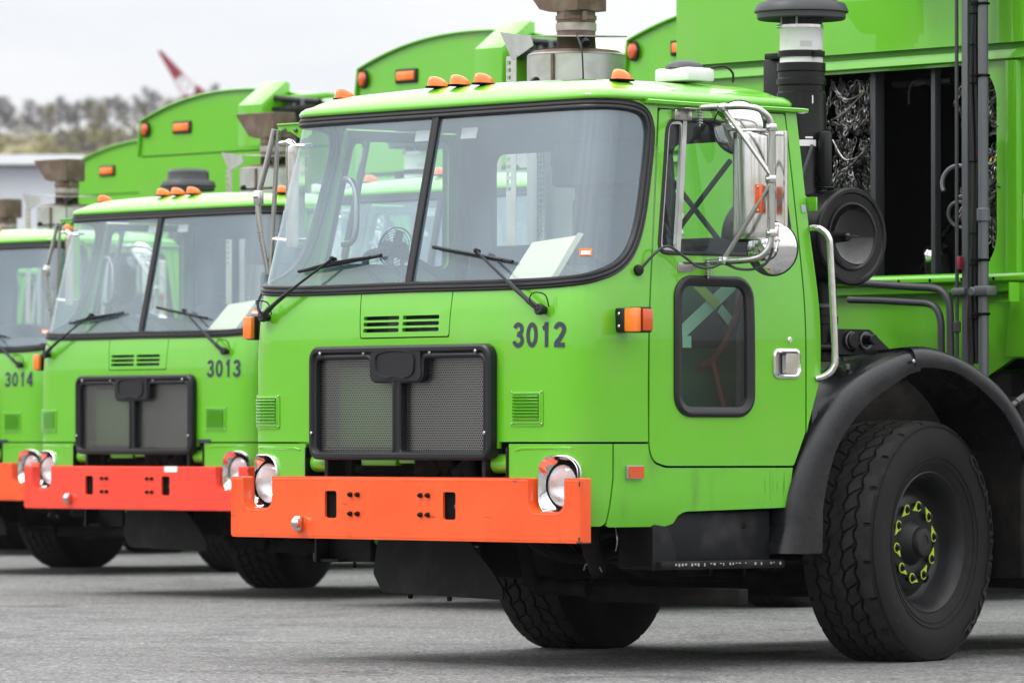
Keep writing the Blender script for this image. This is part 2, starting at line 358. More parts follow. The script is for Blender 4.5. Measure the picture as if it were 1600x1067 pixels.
def inside(p, poly):
    x, y = p; c = False; j = len(poly) - 1
    for i in range(len(poly)):
        xi, yi = poly[i]; xj, yj = poly[j]
        if (yi > y) != (yj > y) and x < (xj - xi) * (y - yi) / (yj - yi) + xi: c = not c
        j = i
    return c
def resample(loop, step):
    out = []; N = len(loop)
    for i in range(N):
        a = Vector(loop[i]); b = Vector(loop[(i + 1) % N]); d = (b - a).length; k = max(1, int(math.ceil(d / step)))
        if d < 1e-6: continue
        for j in range(k): out.append(tuple(a.lerp(b, j / k)))
    return out
def normal(S, a, b, e=.004):
    p = (S(a + e, b) - S(a - e, b)).cross(S(a, b + e) - S(a, b - e)); return p.normalized()
def panel(S, outer, holes=(), step=.045, lip=.014, off=0.0):
    """a sheet on the surface S with holes; every edge gets a lip turned inwards"""
    loops = [resample(outer, step)] + [resample(h, step) for h in holes]
    pts = []; edges = []
    for lp in loops:
        o = len(pts); pts += lp; edges += [(o + i, o + (i + 1) % len(lp)) for i in range(len(lp))]
    nb = len(pts)
    xs = [p[0] for p in loops[0]]; ys = [p[1] for p in loops[0]]
    x = min(xs) + step * .5
    bpts = [Vector(p) for p in pts]
    while x < max(xs):
        y = min(ys) + step * .5
        while y < max(ys):
            if inside((x, y), loops[0]) and not any(inside((x, y), h) for h in loops[1:]):
                q = Vector((x, y))
                if all(abs(b.x - x) + abs(b.y - y) > step * .55 for b in bpts): pts.append((x, y))
            y += step
        x += step
    v2, e2, f2, ov, oe, of = delaunay_2d_cdt([Vector(p) for p in pts], edges, [], 0, 1e-5)
    fs = []
    for f in f2:
        c = (sum(v2[i].x for i in f) / len(f), sum(v2[i].y for i in f) / len(f))
        if inside(c, loops[0]) and not any(inside(c, h) for h in loops[1:]): fs.append(tuple(f))
    mb = MB()
    P = [S(q.x, q.y) for q in v2]; Nn = [normal(S, q.x, q.y) for q in v2]
    P = [p + n * off for p, n in zip(P, Nn)]
    # orient
    if fs:
        a, b, c = (P[i] for i in fs[0])
        if (b - a).cross(c - a).dot(Nn[fs[0][0]]) < 0: fs = [f[::-1] for f in fs]
    mb.add(P, fs)
    if lip:
        cnt = {}
        for f in fs:
            for i in range(len(f)):
                k = (f[i], f[(i + 1) % len(f)]); cnt[k] = cnt.get(k, 0) + 1
        be = [k for k in cnt if (k[1], k[0]) not in cnt]
        idx = {}
        for (i, j) in be:
            for q in (i, j):
                if q not in idx: idx[q] = len(mb.v); mb.v.append(tuple(P[q] - Nn[q] * lip))
        for (i, j) in be: mb.f.append((j, i, idx[i], idx[j]))
    return mb
def sweep(S, loop, prof, closed=True, step=.03, off=0.0):
    """profile [(across, out)] swept along a path on S; +across points to the left of travel"""
    if closed: lp = resample(loop, step)
    else:
        lp = []
        for i in range(len(loop) - 1):
            a, b = Vector(loop[i]), Vector(loop[i + 1]); k = max(1, int((b - a).length / step))
            for j in range(k): lp.append(tuple(a.lerp(b, j / k)))
        lp.append(tuple(loop[-1]))
    P = [S(*q) for q in lp]; Nn = [normal(S, *q) for q in lp]; N = len(P); m = len(prof); vs = []; fs = []
    for i in range(N):
        t = (P[(i + 1) % N] - P[i - 1]) if closed else (P[min(i + 1, N - 1)] - P[max(i - 1, 0)])
        t.normalize(); sd = Nn[i].cross(t).normalized()
        for (a, o) in prof: vs.append(P[i] + sd * a + Nn[i] * (o + off))
    for i in range(N if closed else N - 1):
        j = (i + 1) % N
        for k in range(m - 1): fs.append((i * m + k, i * m + k + 1, j * m + k + 1, j * m + k))
    if not closed: fs.append(tuple(range(m))); fs.append(tuple((N - 1) * m + k for k in range(m))[::-1])
    mb = MB(); mb.add(vs, [f[::-1] for f in fs]); return mb
def plane(o, u, v_):
    o, u, v_ = Vector(o), Vector(u), Vector(v_)
    return lambda a, b: o + u * a + v_ * b
FR = lambda y: plane((0, y, 0), (1, 0, 0), (0, 0, 1))      # a sheet facing the front at depth y
SD = lambda x: (lambda a, b: Vector((x, a, b)))            # a sheet facing the side at x
def text_mesh(body, S, a0, b0, height, width, out=.002, bold=.012, depth=.0012, align='LEFT'):
    cu = bpy.data.curves.new('t', 'FONT'); cu.body = body; cu.size = 1; cu.offset = bold; cu.extrude = .01; cu.resolution_u = 4
    o = bpy.data.objects.new('t', cu); COL.objects.link(o); bpy.context.view_layer.update()
    me = bpy.data.meshes.new_from_object(o.evaluated_get(bpy.context.evaluated_depsgraph_get()))
    bpy.data.objects.remove(o); bpy.data.curves.remove(cu)
    xs = [v.co.x for v in me.vertices]; ys = [v.co.y for v in me.vertices]
    x0, x1, y0, y1 = min(xs), max(xs), min(ys), max(ys)
    for v in me.vertices:
        a = a0 + (v.co.x - x0) / (x1 - x0) * width; b = b0 + (v.co.y - y0) / (y1 - y0) * height
        n = normal(S, a, b); v.co = S(a, b) + n * (out + (depth if v.co.z > 0 else 0))
    me.update(); return me

# ------------------------------------------------------------------ the ground
g = MB(); xs = [-2500, -400, -120, -60, -30, 30, 60, 120, 400, 2500]
n_ = len(xs)
g.add([(x, y, 0) for y in xs for x in xs], [(j * n_ + i, j * n_ + i + 1, (j + 1) * n_ + i + 1, (j + 1) * n_ + i) for j in range(n_ - 1) for i in range(n_ - 1)])
pav = tag(g.build('pavement', 'asphalt'), kind='structure')

# ------------------------------------------------------------------ the truck
# truck frame: X to its own left (picture right), Y to the rear, Z up, origin on the ground under the cab front
TOE, RC, XF = .06, .14, .955
def skin(s, z):
    a = abs(s); sg = 1 if s >= 0 else -1; p0 = .0419; p1 = math.pi / 2 - TOE; La = RC * (p1 - p0)
    if a < XF: x = a; y = .02 * (a / XF) ** 2
    elif a < XF + La:
        p = p0 + (a - XF) / RC; x = XF + RC * (math.sin(p) - math.sin(p0)); y = .02 + RC * (math.cos(p0) - math.cos(p))
    else:
        d = a - XF - La
        x = XF + RC * (math.sin(p1) - math.sin(p0)) + d * math.sin(TOE); y = .02 + RC * (math.cos(p0) - math.cos(p1)) + d * math.cos(TOE)
    t = (z - 1.5) / .85; t = math.log1p(math.exp(t * 14)) / 14 if t < 3 else t
    y += .19 * t * (1 - y); x *= 1 - .08 * t
    if z < .72: x *= 1 - .02 * ((.72 - z) / .14) ** 2
    return Vector((sg * x, y, z))
def mir(poly): return [(-p[0], p[1]) for p in poly][::-1]

truck = bpy.data.objects.new('refuse_truck', None); COL.objects.link(truck)
def P(name, mb, m, parent=None, **k): return mb.build(name, m, parent or truck, **k)

# ---- cab shell: front panel and windscreen surround
ws_half = [(0, 1.605), (.66, 1.603), (1.00, 1.612), (1.14, 1.640), (1.24, 1.685), (1.305, 1.76), (1.345, 1.88), (1.37, 2.05), (1.385, 2.20), (1.378, 2.275), (1.335, 2.333), (1.22, 2.359), (.95, 2.364), (.5, 2.364), (0, 2.363)]
ws_r = [tuple(p) for p in catmull(ws_half, 4)]
ws = ws_r + [(-a, b) for a, b in ws_r[-2:0:-1]]
def inset(loop, d):
    N = len(loop); out = []
    for i in range(N):
        a, b = Vector(loop[i - 1]), Vector(loop[(i + 1) % N]); t = (b - a).normalized(); out.append((loop[i][0] - t.y * d, loop[i][1] + t.x * d))
    return out
ws_in = inset(ws, .012)
gx, gz0, gz1 = .575, .925, 1.345
shell_outer = [(.66, .953), (1.215, .953), (1.398, .953), (1.396, 1.19), (1.400, 1.45), (1.424, 2.34), (1.43, 2.380), (0, 2.380), (-1.43, 2.380), (-1.424, 2.34), (-1.400, 1.45), (-1.396, 1.19), (-1.398, .953), (-1.215, .953), (-.60, .953), (-.60, .925),
               (-gx + .03, .925), (-gx + .03, gz1), (gx - .03, gz1), (gx - .03, .925), (.60, .925), (.60, .953)]
hood = rpoly([(-.285, 1.399), (.285, 1.399), (.292, 1.597), (-.305, 1.597)], .012)
hood_hole = rpoly([(-.291, 1.393), (.291, 1.393), (.298, 1.599), (-.311, 1.599)], .012)
shell = P('cab_shell', panel(skin, shell_outer, [ws_in, hood_hole], .05), 'green')
slots = []
for i in range(2):
    for k in range(3):
        x0 = -.272 + i * .258; z = 1.420 + k * .0262; slots.append(rrect(x0, x0 + .236, z, z + .017, .008, 4))
P('hood_panel', panel(skin, hood, slots, .045, lip=.02), 'green')
# lower corner panels with the headlight openings, sills, rear pillars, doors
hl = rrect(.850, 1.058, .655, .895, .07)
for sg in (1, -1):
    f = (lambda q: q) if sg > 0 else mir
    low = rpoly([(.66, .944), (1.206, .944), (1.205, .80), (1.175, .604), (.66, .604)], [0, 0, 0, .03, 0])
    P('pressed_bead', sweep(skin, ([(.70, .918), (.74, .925), (.98, .928), (1.02, .926)] if sg > 0 else [(-1.02, .926), (-.98, .928), (-.74, .925), (-.70, .918)]), [(-.007, -.001), (-.003, .003), (.003, .003), (.007, -.001)], closed=False), 'green')
    P('corner_panel', panel(skin, f(low), [f(rrect(.848, 1.060, .653, .897, .072))], .04), 'green')
    sill = rpoly([(1.214, .944), (1.398, .944), (1.404, .90), (1.43, .862), (1.49, .844), (2.199, .843), (2.172, .675), (1.60, .662), (1.565, .645), (1.545, .612), (1.50, .600), (1.183, .600), (1.213, .80)], [0, 0, .02, .02, .02, 0, .02, .02, .01, .01, .02, .02, 0])
    P('sill_panel', panel(skin, f(sill), [], .05), 'green_sill')
    rs = random.Random(6); sm = MB()
    for k in range(8):
        a = 2.04 + .125 * rs.random() ** .6; b0 = .69 + rs.random() * .07; b1 = b0 + .02 + rs.random() * .08; w_ = .0006 + rs.random() * .0010
        q = panel(skin, f([(a, b0), (a + w_, b0 + .004), (a + w_, min(b1, .835)), (a, min(b1, .838))]), [], .05, lip=0, off=.0012 + k * .00004); sm.add(q.v, q.f)
    o_ = P('sill_scrapes', sm, 'green_dull'); o_['kind'] = 'stuff'
    pil = [(2.279, .992), (2.289, 1.03), (2.345, 1.195), (2.358, 1.24), (2.36, 1.47), (2.356, 1.88), (2.374, 2.37), (2.300, 2.37), (2.279, 1.47)]
    P('rear_pillar', panel(skin, f(pil), [], .05, lip=.03), 'green')
    # the door
    dr = rpoly([(1.406, .953), (1.412, .905), (1.435, .870), (1.495, .853), (2.205, .852), (2.270, .991), (2.271, 1.47), (2.291, 2.348), (1.437, 2.343), (1.408, 1.45)], [0, .02, .02, .02, .01, .01, .01, .02, .015, 0])
    upw = rpoly([(1.447, 1.738), (2.243, 1.740), (2.217, 2.316), (1.490, 2.305)], [.05, .05, .06, .06])
    lww = rrect(1.560, 1.960, 1.078, 1.626, .07)
    hdl = rrect(2.096, 2.230, 1.232, 1.337, .02)
    door = P('door', panel(skin, f(dr), [f(upw), f(lww), f(hdl)], .045, lip=.03), 'green')
    # upper window: rubber channel, vent post, glass
    pr = [(-.006, -.03), (-.006, .004), (.0, .006), (.010, .003), (.012, -.012)]
    P('window_channel', sweep(skin, f(upw), pr), 'gasket', door)
    P('window_glass', panel(lambda a, b: skin(a, b), f(rpoly([(1.44, 1.73), (2.25, 1.732), (2.222, 2.322), (1.485, 2.311)], .05)), [], .07, lip=0, off=-.018), 'door_glass', door)
    mb = sweep(skin, f([(1.560, 1.742), (1.607, 2.306)]), [(-.011, -.02), (-.011, .004), (.011, .004), (.011, -.02)], closed=False)
    P('vent_post', mb, 'alu', door)
    mb = sweep(skin, f(rpoly([(1.462, 1.76), (1.552, 1.757), (1.592, 2.290), (1.503, 2.288)], .03)), [(-.007, -.012), (-.007, .0), (.005, .0), (.005, -.012)])
    P('vent_frame', mb, 'steel_tube', door)
    # lower window
    pr = [(-.022, -.01), (-.022, .008), (-.016, .014), (-.006, .016), (.004, .011), (.012, .008), (.020, .004), (.022, -.014)]
    P('lower_window_gasket', sweep(skin, f(lww), pr), 'gasket', door)
    P('lower_window_glass', panel(skin, f(lww), [], .07, lip=0, off=-.006), 'door_glass', door)
    # handle
    mb = sweep(skin, f(hdl), [(-.010, 0), (-.010, .007), (.0, .010), (.006, .004), (.007, -.03)])
    h = P('door_handle', mb, 'chrome', door)
    P('handle_cup', panel(skin, f(hdl), [], .03, lip=0, off=-.032), 'alu', h)
    P('paddle', panel(skin, f(rrect(2.158, 2.224, 1.241, 1.328, .012)), [], .02, lip=.022, off=.003), 'stainless', h)
    c = skin(sg * 2.182, 1.384); n = normal(skin, sg * 2.182, 1.384)
    P('door_lock', MB().cyl(c - n * .005, c + n * .008, .013, 16), 'chrome', door)
    # side marker low on the sill
    mk = P('side_marker', panel(skin, f(rrect(1.275, 1.362, .800, .855, .004)), [], .03, lip=.016, off=.014), 'alu')
    P('lens', panel(skin, f(rrect(1.282, 1.360, .803, .851, .003)), [], .03, lip=.01, off=.020), 'amber_dark', mk)
    # headlight
    fl = f(hl); N = len(resample(fl, .02)); lp = resample(fl, .02)
    cs, cz, lr = sg * .955, .772, .093
    cpos = skin(cs, cz); nn = normal(skin, cs, cz); nn = Vector((nn.x * .35, nn.y, nn.z)).normalized()
    ax = Vector((1, 0, 0)) - nn * nn.x; ax.normalize(); az = nn.cross(ax); az = az if az.z > 0 else -az
    mb = MB(); ring = []
    for q in lp:
        p = skin(*q); d = p - cpos; ring.append((p, math.atan2(d.dot(az), d.dot(ax))))
    rows = []
    for (k, dep) in ((0, .012), (.08, .016), (.16, .010), (.55, -.016), (1.0, -.030)):
        row = []
        for p, a in ring:
            inn = cpos + (ax * math.cos(a) + az * math.sin(a)) * lr
            n2 = normal(skin, cs, cz); row.append(p.lerp(inn, k) + nn * dep)
        rows.append(row)
    vs = [p for r in rows for p in r]; m_ = len(ring); fs = []
    for i in range(len(rows) - 1):
        for k in range(m_): fs.append((i * m_ + k, i * m_ + (k + 1) % m_, (i + 1) * m_ + (k + 1) % m_, (i + 1) * m_ + k))
    mb.add(vs, fs); hlo = P('headlight', mb, 'chrome', sharp=60)
    P('bezel_edge', sweep(skin, fl, [(-.004, 0), (-.003, .012), (0, .015), (.004, .012)]), 'chrome', hlo)
    Mx = axisM(nn, cpos - nn * .03)
    P('retaining_ring', MB().lathe([(lr + .004, -.004), (lr + .004, .006), (lr - .004, .010), (lr - .007, .006)], 40, Mx), 'gap_black', hlo)
    P('lens', MB().lathe([(lr - .005, .006), (lr * .8, .020), (lr * .5, .030), (lr * .2, .034), (.0005, .035)], 40, Mx), 'lens_glass', hlo)
    P('reflector', MB().lathe([(lr - .006, .0), (lr * .8, -.03), (lr * .5, -.052), (lr * .15, -.06), (.0005, -.06)], 40, Mx), 'lens_reflector', hlo)
    P('bulb', MB().cyl(cpos - nn * .085, cpos - nn * .04, .012, 12), 'white_plastic', hlo)
# front air vents
for (s0, s1, z0, z1) in ((.672, .866, 1.018, 1.168), (-1.035, -.842, 1.010, 1.160)):
    v_ = P('side_vent', panel(skin, rrect(s0, s1, z0, z1, .012), [], .03, lip=.004, off=.004), 'green')
    P('rim', sweep(skin, rrect(s0 + .014, s1 - .014, z0 + .014, z1 - .014, .006), [(-.006, .003), (-.003, .008), (.003, .008), (.005, .003)]), 'green', v_)
    for k in range(8):
        z = z0 + .026 + k * .0135
        mb = sweep(skin, [(s0 + .022, z), (s1 - .022, z)], [(-.005, .004), (-.004, .005), (.004, .015), (.0062, .013), (.005, .004)], closed=False)
        P('louvre', mb, 'green', v_)
        P('louvre_shade', sweep(skin, [(s0 + .024, z + .0075), (s1 - .024, z + .0075)], [(-.0015, .0045), (.0022, .0046)], closed=False), 'green_dull', v_)  # dark green strip paints the shade between louvres
    for a in (s0 + .009, s1 - .009):
        for b in (z0 + .009, z1 - .009):
            c = skin(a, b); n = normal(skin, a, b); P('screw', MB().cyl(c, c + n * .008, .005, 8), 'steel_tube', v_)

# ---- windscreen
gpr = [(-.016, -.02), (-.018, .006), (-.013, .012), (-.008, .009), (-.002, .015), (.005, .015), (.010, .010), (.016, .013), (.023, .012), (.028, .006), (.031, -.006), (.031, -.02)]
wsg = P('windscreen_gasket', sweep(skin, ws, gpr, step=.025), 'gasket')
mb = sweep(skin, [(0, 1.625), (0, 2.355)], [(-.021, -.02), (-.021, .006), (-.012, .010), (-.008, .007), (.008, .007), (.012, .010), (.021, .006), (.021, -.02)], closed=False)
P('centre_divider', mb, 'gasket', wsg)
for sg in (1, -1):
    h = [p for p in inset(ws, .02) if p[0] * sg >= .012]
    if sg > 0: h = [(.006, 1.62)] + [p for p in inset(ws_r, .02)][1:-1] + [(.006, 2.355)]
    else: h = mir([(.006, 1.62)] + [p for p in inset(ws_r, .02)][1:-1] + [(.006, 2.355)])
    gl = P('windscreen_pane', panel(skin, h, [], .05, lip=0, off=-.006), 'windshield')
    if sg > 0:
        st = P('inspection_sticker', panel(skin, rrect(1.03, 1.085, 1.722, 1.752, .002), [], .03, lip=0, off=-.0035), 'sticker_orange', gl)
        P('sticker_print', panel(skin, rrect(1.037, 1.078, 1.727, 1.742, .001), [], .03, lip=0, off=-.0025), 'sticker_white', st)

# ---- roof with rounded brow and gutter
def roof_ring(z, grow, zz):
    pts = []
    for k in range(61): pts.append((-2.26 + 4.52 * k / 60))
    out = []
    for s in pts: q = skin(s, z); out.append(Vector((q.x, q.y, 0)))
    cr1 = skin(2.385, z); cr1.z = 0; a = out[-1].copy(); e1 = cr1 - Vector((.12, 0, 0))
    for k in range(1, 7): t = k / 6; out.append((1 - t) ** 2 * a + 2 * t * (1 - t) * cr1 + t * t * e1)
    e2 = Vector((-e1.x, e1.y, 0)); c2 = Vector((-cr1.x, cr1.y, 0)); b = out[0].copy()
    for k in range(1, 10): out.append(e1.lerp(e2, k / 9))
    for k in range(1, 6): t = k / 6; out.append((1 - t) ** 2 * e2 + 2 * t * (1 - t) * c2 + t * t * b)
    c = Vector((0, .74, 0)); res = []
    for q in out:
        d = q - c; sx_ = 1 + grow / abs(1.02); sy_ = 1 + grow / .62; res.append(Vector((c.x + d.x * sx_, c.y + d.y * sy_, zz - .012 * (abs(q.x)) ** 2 * (1 if zz > 2.42 else 0))))
    return res
prof = [(-.03, 2.374), (.004, 2.377), (.012, 2.383), (.014, 2.393), (.006, 2.407), (-.010, 2.420), (-.032, 2.437), (-.062, 2.453), (-.10, 2.467), (-.15, 2.479), (-.24, 2.491), (-.4, 2.502), (-.6, 2.507)]
rows = [roof_ring(2.372, gr, zz) for gr, zz in prof]; m_ = len(rows[0]); mb = MB(); fs = []
for i in range(len(rows) - 1):
    for k in range(m_): fs.append((i * m_ + k, i * m_ + (k + 1) % m_, (i + 1) * m_ + (k + 1) % m_, (i + 1) * m_ + k))
fs.append(tuple((len(rows) - 1) * m_ + k for k in range(m_)))
mb.add([p for r in rows for p in r], fs); roof = P('cab_roof', mb, 'green', sharp=70)
for sg in (1, -1):
    f = (lambda q: q) if sg > 0 else (lambda q: [(-a, b) for a, b in q][::-1])
    P('gutter', sweep(skin, f([(1.33, 2.372), (1.6, 2.368), (2.0, 2.366), (2.40, 2.364), (2.43, 2.362)]), [(-.008, -.01), (-.008, .028), (.004, .032), (.008, .028), (.008, -.01)], closed=False), 'green', roof)
    P('door_header', panel(skin, f([(1.43, 2.350), (2.374, 2.355), (2.374, 2.376), (1.43, 2.376)]) , [], .06, lip=.02), 'green', roof)
for (x, y) in ((-.88, .42), (-.15, .325), (0, .32), (.15, .325), (.88, .45)):
    zt = 2.478 if abs(x) > .5 else 2.492
    mkr = P('marker_light', MB().prism(rpoly([(-.052, -.028), (.052, -.028), (.052, .028), (-.052, .028)], .012), .008, rotM(rz=R_(90), loc=(x, y, zt - .014)), .002), 'gap_black')
    mb = MB(); rws = []
    for (w_, d_, o_, h_) in ((.056, .027, 0, -.006), (.054, .026, 0, .008), (.042, .023, -.008, .021), (.027, .018, -.018, .031), (.012, .010, -.023, .035)):
        rws.append([(o_ * 1 + w_ * math.cos(2 * math.pi * k / 20), d_ * math.sin(2 * math.pi * k / 20), h_) for k in range(20)])
    fs = [(i * 20 + k, i * 20 + (k + 1) % 20, (i + 1) * 20 + (k + 1) % 20, (i + 1) * 20 + k) for i in range(4) for k in range(20)] + [tuple(80 + k for k in range(20))]
    mb.add([p for r in rws for p in r], fs, rotM(rz=R_(90), loc=(x, y, zt)))
    P('lens', mb, 'amber', mkr, sharp=50)
mb = MB().box((.79, .90, 2.512), (.21, .16, .058), bev=.012); rb = P('antenna_box', mb, 'white_plastic')
P('dome', MB().lathe([(.085, 0), (.08, .012), (.06, .026), (.03, .034), (.0005, .036)], 28, rotM(loc=(.79, .90, 2.541))), 'grey_pipe', rb)
P('cable', MB().tube(catmull([(.88, .96, 2.54), (.93, 1.0, 2.548), (.95, 1.03, 2.52), (.95, 1.03, 2.48)], 5), .005, 6), 'rubber', rb)

# ---- cab rear wall with windows, floor, inside
def rear(a, b): q = skin(2.362, b); return Vector((-a * q.x / 1.07, q.y + .0, b))
P('rear_wall', panel(rear, [(-1.045, .9), (1.045, .9), (1.045, 2.375), (-1.045, 2.375)], [rrect(.30, .84, 1.80, 2.25, .05), rrect(-.84, -.30, 1.80, 2.25, .05)], .12, lip=.03), 'interior')
for x in (-.57, .57):
    P('rear_glass', panel(rear, rrect(-x - .28, -x + .28, 1.795, 2.255, .05), [], .12, lip=0, off=-.015), 'door_glass')
P('headliner', panel(lambda a, b: Vector((a, b, 2.36)), [(-.95, .28), (-.95, 1.27), (.95, 1.27), (.95, .28)], [], .2, lip=0), 'headliner')
P('cab_floor', MB().b2(-1.02, 1.02, .10, 1.30, .96, 1.0), 'interior')
dash = P('dashboard', MB().prism(rpoly([(.06, 1.0), (.06, 1.56), (.16, 1.585), (.36, 1.57), (.46, 1.50), (.48, 1.35), (.40, 1.0)], .03), 2.0, Matrix(((0, 0, 1, -1.0), (1, 0, 0, .03), (0, 1, 0, 0), (0, 0, 0, 1))), .01), 'interior')
P('instrument_hood', MB().prism(rpoly([(-.30, 1.56), (.30, 1.56), (.26, 1.66), (.12, 1.70), (-.12, 1.70), (-.26, 1.66)], .04), .16, Matrix(((1, 0, 0, .50), (0, 0, 1, .34), (0, 1, 0, 0), (0, 0, 0, 1))), .01), 'interior', dash)
P('engine_cover', MB().b2(-.30, .30, .45, 1.28, 1.0, 1.45, bev=.06, seg=4), 'interior')
for x in (-.56, .56):
    c = V(x, .52, 1.665); Mx = axisM((0, .55, .83), c)
    sw = P('steering_wheel', MB().torus(.215, .017, Mx, 40, 10), 'rubber')
    mb = MB().tube([c - V(0, -.01, -.01), V(x, .44, 1.5)], .03, 12)
    for a in (20, 160, 270):
        e = Mx @ V(.205 * math.cos(R_(a)), .205 * math.sin(R_(a)), 0); mb.tube([Mx @ V(0, 0, -.02), e], .011, 8)
    mb.cyl(Mx @ V(0, 0, -.03), Mx @ V(0, 0, .0), .05, 20); P('steering_hub', mb, 'rubber', sw)
for x in (-.60, .60):
    seat = P('driver_seat', MB().box((x, .88, 1.42), (.48, .46, .14), bev=.05, seg=4), 'cloth')
    P('seat_back', MB().box((0, 0, 0), (.44, .12, .46), M=rotM(rx=R_(-10), loc=(x, 1.10, 1.60)), bev=.05, seg=4), 'cloth', seat)
    P('seat_base', MB().b2(x - .18, x + .18, .70, 1.05, 1.0, 1.36), 'interior', seat)
P('centre_console', MB().box((.14, 1.02, 1.74), (.26, .14, .56), bev=.03, seg=3), 'cloth')
P('overhead_box', MB().box((.14, 1.02, 2.16), (.40, .24, .19), bev=.02), 'headliner')
for x, y in ((-.17, .26), (.13, .26)):
    P('sun_visor', MB().box((0, 0, 0), (.10, .008, .05), M=rotM(rx=R_(-14), loc=(x, y, 2.27)), bev=.003), 'white_plastic')
# dash fan
c = V(-.47, .36, 1.80); ax_ = V(.25, -.9, .15).normalized(); Mx = axisM(ax_, c)
fan = P('dash_fan', MB().torus(.088, .004, Mx, 36, 6), 'black_plastic')
mb = MB()
for k in range(1, 7): mb.torus(.088 * k / 7, .0022, axisM(ax_, c + ax_ * .02 * math.cos(k / 7 * 1.4)), 30, 5)
for k in range(10):
    a = R_(36 * k); mb.tube([Mx @ V(0, 0, .022), Mx @ V(.05 * math.cos(a), .05 * math.sin(a), .018), Mx @ V(.088 * math.cos(a), .088 * math.sin(a), 0)], .002, 5)
P('fan_guard', mb, 'black_plastic', fan)
mb = MB().cyl(c - ax_ * .06, c - ax_ * .005, .035, 16)
for k in range(4): mb.box((.045, 0, 0), (.06, .035, .004), M=Mx @ Matrix.Rotation(R_(90 * k), 4, 'Z') @ Matrix.Rotation(R_(25), 4, 'X'), bev=0)
P('fan_motor', mb, 'black_plastic', fan)
P('fan_arm', MB().tube([c - ax_ * .05, V(-.47, .40, 1.70), V(-.46, .38, 1.57)], .010, 8), 'black_plastic', fan)
# straps and belt seen through the driver's door
P('crossing_bar', MB().tube([(.24, 1.24, 2.20), (.78, 1.22, 1.72)], .012, 8), 'interior')  # dark bars added inside, imitating struts that cross the side window
P('crossing_bar', MB().tube([(.76, 1.20, 2.16), (.24, 1.22, 1.72)], .012, 8), 'interior')
def ribbon(p, q, wd, x):
    p, q = Vector(p), Vector(q); t = (q - p).normalized(); n = Vector((-t.y, t.x)) * wd / 2
    return MB().prism([tuple(p - n), tuple(q - n), tuple(q + n), tuple(p + n)], .004, Matrix(((0, 0, 1, x), (1, 0, 0, 0), (0, 1, 0, 0), (0, 0, 0, 1))))
P('seat_strap', ribbon((.74, 1.39), (1.10, 1.64), .055, .900), 'strap')
P('seat_strap', ribbon((.80, 1.66), (.98, 1.53), .042, .906), 'strap_olive')
P('seat_strap', ribbon((1.00, 1.52), (1.08, 1.45), .042, .900), 'strap')
P('buckle_tab', ribbon((.765, 1.375), (.815, 1.375), .05, .915), 'strap')
P('seat_side', MB().b2(.78, .80, .55, 1.22, 1.02, 1.66, bev=.01), 'dark_teal')
P('door_post', MB().b2(.90, .93, 1.09, 1.12, 1.04, 1.66), 'galv')
P('seat_belt', MB().tube(catmull([(.98, 1.10, 1.66), (.93, 1.05, 1.45), (.86, 1.0, 1.30), (.72, .95, 1.25)], 5), .016, 6), 'belt')
P('seat_belt', MB().tube(catmull([(.86, 1.0, 1.30), (.90, 1.02, 1.12), (.92, 1.03, 1.05)], 4), .014, 6), 'belt')
P('grab_rail', MB().tube(catmull([(-.98, .50, 2.12), (-.93, .50, 2.11), (-.90, .50, 2.05), (-.90, .50, 1.90), (-.93, .50, 1.84), (-.99, .50, 1.83)], 5), .014, 10), 'steel_tube')

# ---- grille
gs = lambda a, b: Vector((a, -.038 + .012 * (a / .58) ** 2, b))
go = rrect(-.588, .588, .879, 1.360, .055)
opL = rpoly([(-.543, .909), (-.026, .909), (-.026, 1.206), (-.172, 1.206), (-.172, 1.310), (-.543, 1.310)], [.03, .02, .02, .04, .03, .03])
opR = mir(opL)
gr = P('grille', panel(gs, go, [opL, opR], .05, lip=.055), 'black_plastic')
P('frame_lip', sweep(gs, go, [(-.004, -.03), (-.002, .004), (.008, .012), (.022, .012), (.032, .002), (.034, -.01)]), 'black_plastic', gr)
for o_ in (opL, opR): P('inner_lip', sweep(gs, o_, [(.004, -.012), (.002, .002), (-.008, .006), (-.016, .002), (-.018, -.004)]), 'black_plastic', gr)
em = rpoly([(-.160, 1.348), (-.166, 1.232), (-.148, 1.212), (.148, 1.212), (.166, 1.232), (.160, 1.348)], .025)
pl = P('emblem_plate', panel(gs, [(-a, b) for a, b in em][::-1] if 0 else em, [], .04, lip=.03, off=.010), 'black_plastic', gr)
sh = catmull([(-.120, 1.320), (-.126, 1.275), (-.115, 1.243), (-.06, 1.226), (0, 1.232), (.06, 1.226), (.110, 1.243), (.120, 1.275), (.114, 1.320), (.06, 1.336), (0, 1.340), (-.06, 1.336)], 4, closed=True)
sh = [tuple(p) for p in sh]
P('shield_rim', sweep(gs, sh, [(-.006, .008), (-.004, .017), (.002, .017), (.006, .008)]), 'black_plastic', pl)
for x in (-.04, .04):
    P('screw', MB().cyl((x, -.040, 1.292), (x, -.0492, 1.292), .0035, 8), 'black_plastic', pl)
for (x, z) in ((-.505, 1.332), (-.215, 1.330), (.505, 1.332), (.215, 1.330), (-.562, .99), (.562, .99)):
    P('screw', MB().cyl((x, -.03, z), (x, -.046, z), .008, 10), 'steel_tube', gr)
